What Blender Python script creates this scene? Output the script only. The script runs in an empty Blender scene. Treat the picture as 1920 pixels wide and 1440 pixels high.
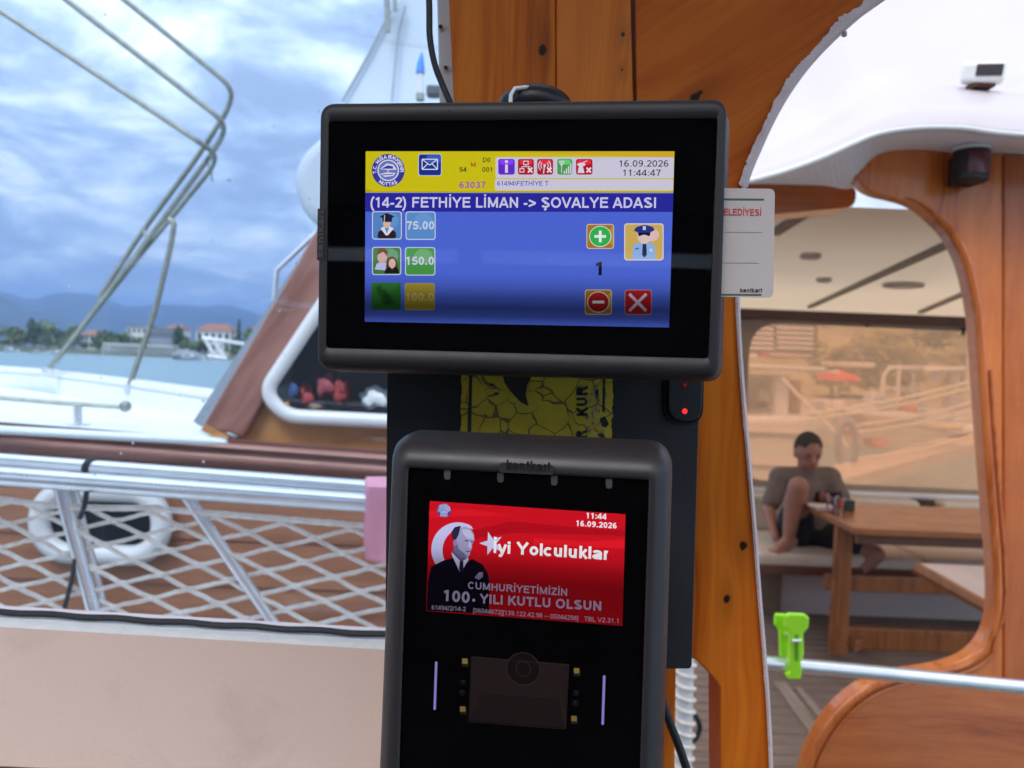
import bpy, bmesh, math, random
from mathutils import Vector, Matrix, Euler, noise
random.seed(7)
S = bpy.context.scene
COL = S.collection
R = math.radians
V = Vector

# ---------------------------------------------------------------- camera
F = 1500.0; CX = 960.0; CY = 720.0
PITCH = R(1.45); ROLL = R(2.2); EYE = V((0, 0, 1.5))
fwd = V((0, math.cos(PITCH), -math.sin(PITCH)))
rt0 = V((1, 0, 0)); up0 = rt0.cross(fwd)
rt = rt0 * math.cos(ROLL) + up0 * math.sin(ROLL)
up = up0 * math.cos(ROLL) - rt0 * math.sin(ROLL)
MC = Matrix((rt, up, -fwd)).transposed().to_4x4(); MC.translation = EYE
cd = bpy.data.cameras.new('camera'); cam = bpy.data.objects.new('camera', cd); COL.objects.link(cam)
cam.matrix_world = MC
cd.sensor_width = 36; cd.lens = F / 1920 * 36; cd.clip_start = 0.02; cd.clip_end = 30000
cd.dof.use_dof = True; cd.dof.focus_distance = 0.40; cd.dof.aperture_fstop = 13
S.camera = cam
S.render.resolution_x = 1024; S.render.resolution_y = 768
S.view_settings.view_transform = 'Standard'; S.view_settings.look = 'None'
S.view_settings.gamma = 1; S.view_settings.use_curve_mapping = False
S.view_settings.exposure = 1.2
try:
    S.cycles.max_bounces = 7; S.cycles.transparent_max_bounces = 16; S.cycles.volume_bounces = 0
    S.cycles.use_denoising = True
except Exception: pass

# ---------------------------------------------------------------- world
SUN_EL = 48; SUN_AZ = 200       # behind and above the camera, soft
W = bpy.data.worlds.new('World'); S.world = W; W.use_nodes = True
wn = W.node_tree.nodes; wl = W.node_tree.links; wn.clear()
wo = wn.new('ShaderNodeOutputWorld'); bg = wn.new('ShaderNodeBackground'); bg.inputs[1].default_value = 0.15
sky = wn.new('ShaderNodeTexSky'); sky.sky_type = 'NISHITA'; sky.sun_disc = False
sky.sun_elevation = R(SUN_EL); sky.sun_rotation = R(SUN_AZ)
tc = wn.new('ShaderNodeTexCoord'); sep = wn.new('ShaderNodeSeparateXYZ'); wl.new(tc.outputs['Generated'], sep.inputs[0])
mz = wn.new('ShaderNodeMath'); mz.operation = 'MAXIMUM'; mz.inputs[1].default_value = 0; wl.new(sep.outputs[2], mz.inputs[0])
ad = wn.new('ShaderNodeMath'); ad.operation = 'ADD'; ad.inputs[1].default_value = 0.22; wl.new(mz.outputs[0], ad.inputs[0])
dx = wn.new('ShaderNodeMath'); dx.operation = 'DIVIDE'; wl.new(sep.outputs[0], dx.inputs[0]); wl.new(ad.outputs[0], dx.inputs[1])
dy = wn.new('ShaderNodeMath'); dy.operation = 'DIVIDE'; wl.new(sep.outputs[1], dy.inputs[0]); wl.new(ad.outputs[0], dy.inputs[1])
cb = wn.new('ShaderNodeCombineXYZ'); wl.new(dx.outputs[0], cb.inputs[0]); wl.new(dy.outputs[0], cb.inputs[1])
n1 = wn.new('ShaderNodeTexNoise'); n1.inputs['Scale'].default_value = 2.3; n1.inputs['Detail'].default_value = 9; n1.inputs['Roughness'].default_value = .60; n1.inputs['Distortion'].default_value = .35
wl.new(cb.outputs[0], n1.inputs['Vector'])
n2 = wn.new('ShaderNodeTexNoise'); n2.inputs['Scale'].default_value = .5; n2.inputs['Detail'].default_value = 3
wl.new(cb.outputs[0], n2.inputs['Vector'])
sm = wn.new('ShaderNodeMath'); sm.operation = 'MULTIPLY_ADD'; sm.inputs[1].default_value = .55
wl.new(n2.outputs[0], sm.inputs[0]); wl.new(n1.outputs[0], sm.inputs[2])
cr = wn.new('ShaderNodeValToRGB'); e = cr.color_ramp.elements
e[0].position = .66; e[0].color = (1.15, 1.4, 1.95, 1); e[1].position = .90; e[1].color = (4.3, 4.4, 4.4, 1)
x_ = e.new(.735); x_.color = (1.6, 1.95, 2.6, 1)
x_ = e.new(.80); x_.color = (2.5, 2.8, 3.2, 1)
wl.new(sm.outputs[0], cr.inputs[0])
hb = wn.new('ShaderNodeMapRange'); hb.inputs[1].default_value = .0; hb.inputs[2].default_value = .28; hb.inputs[3].default_value = .65; hb.inputs[4].default_value = 0; 
wl.new(sep.outputs[2], hb.inputs[0])
hm = wn.new('ShaderNodeMix'); hm.data_type = 'RGBA'; wl.new(hb.outputs[0], hm.inputs[0]); wl.new(cr.outputs[0], hm.inputs[6]); hm.inputs[7].default_value = (1.15, 1.5, 2.3, 1)
mx = wn.new('ShaderNodeMix'); mx.data_type = 'RGBA'; mx.inputs[0].default_value = .92
wl.new(sky.outputs[0], mx.inputs[6])
zb_ = wn.new('ShaderNodeMath'); zb_.operation = 'MULTIPLY_ADD'; zb_.inputs[1].default_value = 1.7; zb_.inputs[2].default_value = .80; wl.new(mz.outputs[0], zb_.inputs[0])
zm = wn.new('ShaderNodeVectorMath'); zm.operation = 'SCALE'; wl.new(hm.outputs[2], zm.inputs[0]); wl.new(zb_.outputs[0], zm.inputs['Scale']); wl.new(zm.outputs[0], mx.inputs[7])
wl.new(mx.outputs[2], bg.inputs[0]); wl.new(bg.outputs[0], wo.inputs[0])
sl = bpy.data.lights.new('sun', 'SUN'); so = bpy.data.objects.new('sun', sl); COL.objects.link(so)
sl.energy = 0.7; sl.angle = R(20); sl.color = (1, .95, .88)
az = R(SUN_AZ); sd = V((math.sin(az) * math.cos(R(SUN_EL)), math.cos(az) * math.cos(R(SUN_EL)), math.sin(R(SUN_EL))))
so.rotation_euler = sd.to_track_quat('Z', 'Y').to_euler(); so.location = (0, -3, 12)

# ---------------------------------------------------------------- pixel -> place helpers (photo is 1920 x 1440)
def ray(px, py): return fwd + rt * ((px - CX) / F) - up * ((py - CY) / F)
def at(px, py, d): return EYE + ray(px, py) * d
def ony(px, py, y): r = ray(px, py); return EYE + r * ((y - EYE.y) / r.y)
def onz(px, py, z): r = ray(px, py); return EYE + r * ((z - EYE.z) / r.z)
def onpl(px, py, p, n): r = ray(px, py); return EYE + r * ((p - EYE).dot(n) / r.dot(n))

# ---------------------------------------------------------------- materials
def lin(c): return tuple((v / 12.92 if v <= .04045 else ((v + .055) / 1.055) ** 2.4) for v in c)
def s8(r, g, b): return lin((r / 255, g / 255, b / 255))
def newmat(name):
    m = bpy.data.materials.new(name); m.use_nodes = True
    nt = m.node_tree; nt.nodes.clear()
    out = nt.nodes.new('ShaderNodeOutputMaterial')
    return m, nt, out
class G:
    def __init__(s, nt): s.nt = nt
    def n(s, t, **k):
        o = s.nt.nodes.new(t)
        for a, b in k.items(): setattr(o, a, b)
        return o
    def l(s, a, b): s.nt.links.new(a, b)
    def m(s, op, a, b=None, c=None):
        o = s.n('ShaderNodeMath', operation=op)
        for i, v in enumerate((a, b, c)):
            if v is None: continue
            if isinstance(v, (int, float)): o.inputs[i].default_value = v
            else: s.l(v, o.inputs[i])
        return o.outputs[0]
    def mix(s, f, a, b, bt='MIX'):
        o = s.n('ShaderNodeMix', data_type='RGBA', blend_type=bt)
        for i, v in ((0, f), (6, a), (7, b)):
            if isinstance(v, (int, float)): o.inputs[i].default_value = v
            elif isinstance(v, tuple): o.inputs[i].default_value = (*v[:3], 1)
            else: s.l(v, o.inputs[i])
        return o.outputs[2]
    def ramp(s, f, st):
        o = s.n('ShaderNodeValToRGB'); el = o.color_ramp.elements
        cc = lambda c: (*c[:3], 1) if isinstance(c, tuple) else (c, c, c, 1)
        el[0].position = st[0][0]; el[0].color = cc(st[0][1]); el[1].position = st[-1][0]; el[1].color = cc(st[-1][1])
        for p, c in st[1:-1]: q = el.new(p); q.color = cc(c)
        s.l(f, o.inputs[0]); return o.outputs[0]
    def noise(s, v, sc, det=4, ro=.5, dist=0, mp=None):
        if mp is not None:
            q = s.n('ShaderNodeMapping'); q.inputs['Scale'].default_value = mp; s.l(v, q.inputs[0]); v = q.outputs[0]
        o = s.n('ShaderNodeTexNoise'); o.inputs['Scale'].default_value = sc; o.inputs['Detail'].default_value = det
        o.inputs['Roughness'].default_value = ro; o.inputs['Distortion'].default_value = dist
        s.l(v, o.inputs['Vector']); return o.outputs[0]
def plain(name, c, rough=.5, metal=0, var=.12, sc=6, bump=.0, coat=0, spec=.5, bsc=60, mp=(1, 1, 1), dirt=None):
    m, nt, out = newmat(name); g = G(nt)
    b = g.n('ShaderNodeBsdfPrincipled'); t = g.n('ShaderNodeTexCoord')
    n = g.noise(t.outputs['Object'], sc, 5, .6, mp=mp)
    lo = tuple(max(0, v * (1 - var)) for v in c); hi = tuple(min(1, v * (1 + var)) for v in c)
    colr = g.ramp(n, [(.3, lo), (.7, hi)])
    if dirt:
        d = g.noise(t.outputs['Object'], dirt[1], 6, .65, .4)
        colr = g.mix(g.ramp(d, [(dirt[2], 0.), (dirt[2] + .15, dirt[3])]), colr, dirt[0])
    g.l(colr, b.inputs['Base Color'])
    r2 = g.noise(t.outputs['Object'], sc * 2.3, 4)
    mr = g.n('ShaderNodeMapRange'); mr.inputs[3].default_value = max(0, rough - .08); mr.inputs[4].default_value = min(1, rough + .08)
    g.l(r2, mr.inputs[0]); g.l(mr.outputs[0], b.inputs['Roughness'])
    b.inputs['Metallic'].default_value = metal; b.inputs['Coat Weight'].default_value = coat; b.inputs['Specular IOR Level'].default_value = spec
    b.inputs['Coat Roughness'].default_value = .12
    if bump:
        bn = g.noise(t.outputs['Object'], bsc, 3); bu = g.n('ShaderNodeBump'); bu.inputs['Strength'].default_value = bump; bu.inputs['Distance'].default_value = .002
        g.l(bn, bu.inputs['Height']); g.l(bu.outputs[0], b.inputs['Normal'])
    g.l(b.outputs[0], out.inputs[0]); return m
def wood(name, dark, mid, light, ang=0, plane='xz', fq=55, stretch=1.6, knots=(), rough=.4, coat=.3, seed=0, warp=.02, blot=.25):
    """grain runs along 'v'; ang turns it in the board's plane. knots: (world point, radius)"""
    m, nt, out = newmat(name); g = G(nt)
    b = g.n('ShaderNodeBsdfPrincipled'); t = g.n('ShaderNodeTexCoord'); sp = g.n('ShaderNodeSeparateXYZ'); g.l(t.outputs['Object'], sp.inputs[0])
    X = sp.outputs['XYZ'.index(plane[0].upper())]; Y = sp.outputs['XYZ'.index(plane[1].upper())]
    Z = sp.outputs['XYZ'.index(({'x', 'y', 'z'} - set(plane)).pop().upper())]
    ca, sa = math.cos(R(ang)), math.sin(R(ang))
    u = g.m('SUBTRACT', g.m('MULTIPLY', X, ca), g.m('MULTIPLY', Y, sa))
    v = g.m('ADD', g.m('MULTIPLY', X, sa), g.m('MULTIPLY', Y, ca))
    cw = g.n('ShaderNodeCombineXYZ'); g.l(g.m('MULTIPLY', u, 7), cw.inputs[0]); g.l(g.m('MULTIPLY_ADD', v, 1.7, seed), cw.inputs[1])
    wv = g.noise(cw.outputs[0], 1.0, 3, .5)
    uu = g.m('ADD', u, g.m('MULTIPLY', g.m('SUBTRACT', wv, .5), warp * 2.2))
    core = None
    for (p, rad) in knots:
        p = {'x': p.x, 'y': p.y, 'z': p.z}
        x0, y0 = p[plane[0]], p[plane[1]]
        ku = x0 * ca - y0 * sa; kv = x0 * sa + y0 * ca
        du = g.m('SUBTRACT', u, ku); dv = g.m('SUBTRACT', v, kv)
        w = g.m('EXPONENT', g.m('MULTIPLY', g.m('ADD', g.m('POWER', g.m('DIVIDE', du, rad * 2.4), 2.), g.m('POWER', g.m('DIVIDE', dv, rad * 6.5), 2.)), -1.))
        uu = g.m('SUBTRACT', uu, g.m('MULTIPLY', g.m('MULTIPLY', w, du), .78))
        kn = g.noise(t.outputs['Object'], 260, 2)
        d = g.m('ADD', g.m('POWER', g.m('ADD', g.m('POWER', du, 2.), g.m('POWER', g.m('MULTIPLY', dv, .75), 2.)), .5), g.m('MULTIPLY', g.m('SUBTRACT', kn, .5), rad * .9))
        mr = g.n('ShaderNodeMapRange', interpolation_type='SMOOTHSTEP'); mr.inputs[1].default_value = rad * .45; mr.inputs[2].default_value = rad * 1.1; mr.inputs[3].default_value = 1; mr.inputs[4].default_value = 0
        g.l(d, mr.inputs[0]); halo = g.m('MULTIPLY', w, .3)
        k = g.m('MAXIMUM', mr.outputs[0], halo)
        core = k if core is None else g.m('MAXIMUM', core, k)
    c2 = g.n('ShaderNodeCombineXYZ'); g.l(g.m('MULTIPLY', uu, fq), c2.inputs[0]); g.l(g.m('MULTIPLY_ADD', v, stretch, seed), c2.inputs[1]); g.l(g.m('MULTIPLY', Z, 8), c2.inputs[2])
    n1 = g.noise(c2.outputs[0], 1.0, 5, .62)
    c3 = g.n('ShaderNodeCombineXYZ'); g.l(g.m('MULTIPLY', uu, fq * 7), c3.inputs[0]); g.l(g.m('MULTIPLY_ADD', v, stretch * 7, seed + 3), c3.inputs[1])
    n2 = g.noise(c3.outputs[0], 1.0, 3, .6)
    f = g.m('ADD', g.m('MULTIPLY', n1, .68), g.m('MULTIPLY', n2, .32))
    col = g.ramp(f, [(.36, dark), (.47, mid), (.62, light)])
    bl = g.noise(t.outputs['Object'], 9, 4, .6)
    col = g.mix(g.ramp(bl, [(.4, 0.), (.75, blot)]), col, tuple(q * .55 for q in mid))
    if core is not None: col = g.mix(core, col, (.025, .009, .004))
    g.l(col, b.inputs['Base Color'])
    mr = g.n('ShaderNodeMapRange'); mr.inputs[3].default_value = rough - .1; mr.inputs[4].default_value = rough + .15; g.l(bl, mr.inputs[0]); g.l(mr.outputs[0], b.inputs['Roughness'])
    b.inputs['Coat Weight'].default_value = coat; b.inputs['Coat Roughness'].default_value = .15; b.inputs['Specular IOR Level'].default_value = .12 if coat < .15 else .3
    bu = g.n('ShaderNodeBump'); bu.inputs['Strength'].default_value = .25; bu.inputs['Distance'].default_value = .0012; g.l(f, bu.inputs['Height']); g.l(bu.outputs[0], b.inputs['Normal'])
    g.l(b.outputs[0], out.inputs[0]); return m
def emit(name, c, band=None, st=1.0):
    m, nt, out = newmat(name); g = G(nt); e = g.n('ShaderNodeEmission'); e.inputs[0].default_value = (*c, 1); st = st * 2 ** -S.view_settings.exposure; e.inputs[1].default_value = st
    if band:      # rolling-shutter dim band painted into the display's glow: (y, level) stops in the display's height, metres
        t = g.n('ShaderNodeTexCoord'); sp = g.n('ShaderNodeSeparateXYZ'); g.l(t.outputs['Object'], sp.inputs[0])
        y0, y1 = band[0][0], band[-1][0]
        mr = g.n('ShaderNodeMapRange'); mr.inputs[1].default_value = y0; mr.inputs[2].default_value = y1; g.l(sp.outputs[1], mr.inputs[0])
        r = g.ramp(mr.outputs[0], [((y - y0) / (y1 - y0), float(l)) for y, l in band])
        gr = g.noise(t.outputs['Object'], 1800, 1); k = g.m('MULTIPLY', g.m('MULTIPLY_ADD', gr, .16, .92), st)
        g.l(g.m('MULTIPLY', r, k), e.inputs[1])
    g.l(e.outputs[0], out.inputs[0]); return m
def glassy(name, tint, refl_ior=1.5, haze=0, hazecol=(.8, .8, .8), rough=0.0, specks=False):
    m, nt, out = newmat(name); g = G(nt)
    tr = g.n('ShaderNodeBsdfTransparent'); tr.inputs[0].default_value = (*tint, 1)
    gl = g.n('ShaderNodeBsdfGlossy'); gl.inputs['Roughness'].default_value = rough
    fr = g.n('ShaderNodeFresnel'); fr.inputs[0].default_value = refl_ior
    mx = g.n('ShaderNodeMixShader'); g.l(fr.outputs[0], mx.inputs[0]); g.l(tr.outputs[0], mx.inputs[1]); g.l(gl.outputs[0], mx.inputs[2])
    o = mx.outputs[0]
    if haze or specks:
        t = g.n('ShaderNodeTexCoord')
        df = g.n('ShaderNodeBsdfDiffuse'); df.inputs[0].default_value = (*hazecol, 1)
        tl = g.n('ShaderNodeBsdfTranslucent'); tl.inputs[0].default_value = (*hazecol, 1)
        m1 = g.n('ShaderNodeMixShader'); m1.inputs[0].default_value = .88; g.l(df.outputs[0], m1.inputs[1]); g.l(tl.outputs[0], m1.inputs[2])
        n = g.noise(t.outputs['Object'], 2.2, 5, .6, .5)
        f = g.m('MULTIPLY', g.ramp(n, [(.35, .75), (.7, 1.)]), haze)
        if specks:
            vo = g.n('ShaderNodeTexVoronoi'); vo.inputs['Scale'].default_value = 38; g.l(t.outputs['Object'], vo.inputs['Vector'])
            sp = g.ramp(vo.outputs['Distance'], [(.03, .8), (.07, 0.)])
            n3 = g.noise(t.outputs['Object'], 9, 2); sp = g.m('MULTIPLY', sp, g.ramp(n3, [(.45, 0.), (.6, 1.)]))
            sc = g.noise(t.outputs['Object'], 26, 3, .6, 1.5, mp=(.25, 1, 1.1)); sc = g.ramp(sc, [(.66, 0.), (.74, .2)])
            f = g.m('ADD', f, g.m('ADD', sp, sc))
        m2 = g.n('ShaderNodeMixShader'); g.l(f, m2.inputs[0]); g.l(o, m2.inputs[1]); g.l(m1.outputs[0], m2.inputs[2]); o = m2.outputs[0]
    g.l(o, out.inputs[0]); return m

# ---------------------------------------------------------------- mesh helpers
def setp(o, label=None, cat=None, group=None, kind=None):
    if label: o['label'] = label
    if cat: o['category'] = cat
    if group: o['group'] = group
    if kind: o['kind'] = kind
    return o
def thing(name, label, cat, loc=(0, 0, 0), group=None, M=None):
    o = bpy.data.objects.new(name, None); COL.objects.link(o); o.empty_display_size = .05
    if M is not None: o.matrix_world = M
    else: o.location = loc
    return setp(o, label, cat, group)
def adopt(o, parent):
    if parent is not None:
        o.parent = parent
        mw = Matrix.Translation(parent.location) if parent.type == 'EMPTY' and parent.rotation_euler == Euler((0, 0, 0)) else parent.matrix_basis
        if parent.parent is not None: mw = Matrix.Identity(4)
        if not parent.get('localspace'): o.matrix_parent_inverse = mw.inverted()
def link(name, me, mat, parent=None, smooth=False):
    if mat is not None:
        for q in (mat if isinstance(mat, (list, tuple)) else [mat]): me.materials.append(q)
    o = bpy.data.objects.new(name, me); COL.objects.link(o); adopt(o, parent)
    if smooth:
        me.polygons.foreach_set('use_smooth', [True] * len(me.polygons))
    return o
def mesh(name, vs, fs, mat, parent=None, smooth=False, fix=True):
    me = bpy.data.meshes.new(name); me.from_pydata([tuple(v) for v in vs], [], fs); me.update()
    if fix:
        bm = bmesh.new(); bm.from_mesh(me); bmesh.ops.recalc_face_normals(bm, faces=bm.faces); bm.to_mesh(me); bm.free()
    return link(name, me, mat, parent, smooth)
def bevel(o, w, seg=2, ang=40):
    b = o.modifiers.new('bevel', 'BEVEL'); b.width = w; b.segments = seg; b.limit_method = 'ANGLE'; b.angle_limit = R(ang); b.harden_normals = False
    return o
def sm_by_angle(o, a=40):
    me = o.data; me.polygons.foreach_set('use_smooth', [True] * len(me.polygons))
    try: me.set_sharp_from_angle(angle=R(a))
    except Exception: pass
    return o
class MB:
    def __init__(s): s.v = []; s.f = []
    def add(s, vs, fs): n = len(s.v); s.v += [V(q) for q in vs]; s.f += [tuple(i + n for i in q) for q in fs]; return s
    def box(s, c, d, M=None):
        x, y, z = (q / 2 for q in d); vs = [V((i * x, j * y, k * z)) for i in (-1, 1) for j in (-1, 1) for k in (-1, 1)]
        if M is not None: vs = [M @ q for q in vs]
        vs = [q + V(c) for q in vs]
        return s.add(vs, [(0, 1, 3, 2), (4, 6, 7, 5), (0, 4, 5, 1), (2, 3, 7, 6), (0, 2, 6, 4), (1, 5, 7, 3)])
    def prism(s, pts, ext):
        n = len(pts); ext = V(ext)
        return s.add([V(p) for p in pts] + [V(p) + ext for p in pts], [tuple(range(n)), tuple(range(2 * n - 1, n - 1, -1))] + [(i, i + n, (i + 1) % n + n, (i + 1) % n) for i in range(n)])
    def tube(s, pts, r, n=8, closed=False, cap=True):
        pts = [V(p) for p in pts]; m = len(pts); rs = r if isinstance(r, (list, tuple)) else [r] * m
        rings = []; prev = None
        for i, p in enumerate(pts):
            if closed: t = (pts[(i + 1) % m] - pts[i - 1])
            else: t = pts[min(i + 1, m - 1)] - pts[max(i - 1, 0)]
            t = t.normalized() if t.length > 1e-9 else V((0, 0, 1))
            if prev is None:
                a = V((0, 0, 1)) if abs(t.z) < .9 else V((1, 0, 0)); x = t.cross(a).normalized()
            else:
                x = prev - t * prev.dot(t)
                x = x.normalized() if x.length > 1e-6 else t.orthogonal().normalized()
            prev = x; y = t.cross(x)
            rings.append([p + (x * math.cos(2 * math.pi * k / n) + y * math.sin(2 * math.pi * k / n)) * rs[i] for k in range(n)])
        vs = [q for rg in rings for q in rg]; fs = []
        for i in range(m if closed else m - 1):
            j = (i + 1) % m
            for k in range(n): fs.append((i * n + k, i * n + (k + 1) % n, j * n + (k + 1) % n, j * n + k))
        if cap and not closed: fs += [tuple(range(n - 1, -1, -1)), tuple((m - 1) * n + k for k in range(n))]
        return s.add(vs, fs)
    def ball(s, c, r, n=12, M=None):
        r = r if isinstance(r, (tuple, list)) else (r, r, r); h = n // 2; vs = [V((0, 0, r[2]))]; fs = []
        for i in range(1, h):
            th = math.pi * i / h
            for k in range(n): ph = 2 * math.pi * k / n; vs.append(V((r[0] * math.sin(th) * math.cos(ph), r[1] * math.sin(th) * math.sin(ph), r[2] * math.cos(th))))
        vs.append(V((0, 0, -r[2]))); L = len(vs) - 1
        for k in range(n): fs.append((0, 1 + k, 1 + (k + 1) % n)); fs.append((L, 1 + (h - 2) * n + (k + 1) % n, 1 + (h - 2) * n + k))
        for i in range(h - 2):
            for k in range(n): a = 1 + i * n; fs.append((a + k, a + n + k, a + n + (k + 1) % n, a + (k + 1) % n))
        if M is not None: vs = [M @ q for q in vs]
        return s.add([q + V(c) for q in vs], fs)
    def grid(s, fn, nu, nv):
        vs = [V(fn(i / nu, j / nv)) for i in range(nu + 1) for j in range(nv + 1)]
        return s.add(vs, [(i * (nv + 1) + j, (i + 1) * (nv + 1) + j, (i + 1) * (nv + 1) + j + 1, i * (nv + 1) + j + 1) for i in range(nu) for j in range(nv)])
    def build(s, name, mat, parent=None, smooth=False, fix=True, bev=0):
        o = mesh(name, s.v, s.f, mat, parent, smooth, fix)
        if smooth: sm_by_angle(o)
        if bev: bevel(o, bev)
        return o
def rnd(pts, r, n=5):
    """fillet the corners of a closed 2D/3D outline; r one radius or one per corner"""
    m = len(pts); out = []
    for i in range(m):
        p = V(pts[i]); a = V(pts[i - 1]) - p; b = V(pts[(i + 1) % m]) - p
        q = r[i] if isinstance(r, (list, tuple)) else r
        q = min(q, a.length * .49, b.length * .49)
        A = p + a.normalized() * q; B = p + b.normalized() * q
        for k in range(n + 1):
            t = k / n; out.append(A.lerp(p, t).lerp(p.lerp(B, t), t))
    return out
def spline(pts, n=6, closed=False):
    pts = [V(p) for p in pts]; m = len(pts); out = []
    for i in range(m if closed else m - 1):
        if closed: a, b, c, d = pts[i - 1], pts[i], pts[(i + 1) % m], pts[(i + 2) % m]
        else: a, b, c, d = pts[max(i - 1, 0)], pts[i], pts[i + 1], pts[min(i + 2, m - 1)]
        for k in range(n):
            t = k / n; out.append(.5 * (2 * b + (c - a) * t + (2 * a - 5 * b + 4 * c - d) * t * t + (3 * b - a - 3 * c + d) * t ** 3))
    if not closed: out.append(pts[-1])
    return out
def P2(l): return [V((a, b)) for a, b in l]
def slab(name, px, y, th, mat, parent=None, bev=.0, world=None):
    """board traced on the plane Y=y and given thickness th away from the viewer"""
    pts = [ony(p[0], p[1], y) for p in px] if world is None else world
    mb = MB().prism(pts, (0, th, 0)); o = mb.build(name, mat, parent)
    if bev: bevel(o, bev, 3)
    return o
def E_(cx, cy, rx, ry, a0, a1, n=12): return [(cx + rx * math.cos(R(a0 + (a1 - a0) * i / n)), cy + ry * math.sin(R(a0 + (a1 - a0) * i / n))) for i in range(n + 1)]
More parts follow.
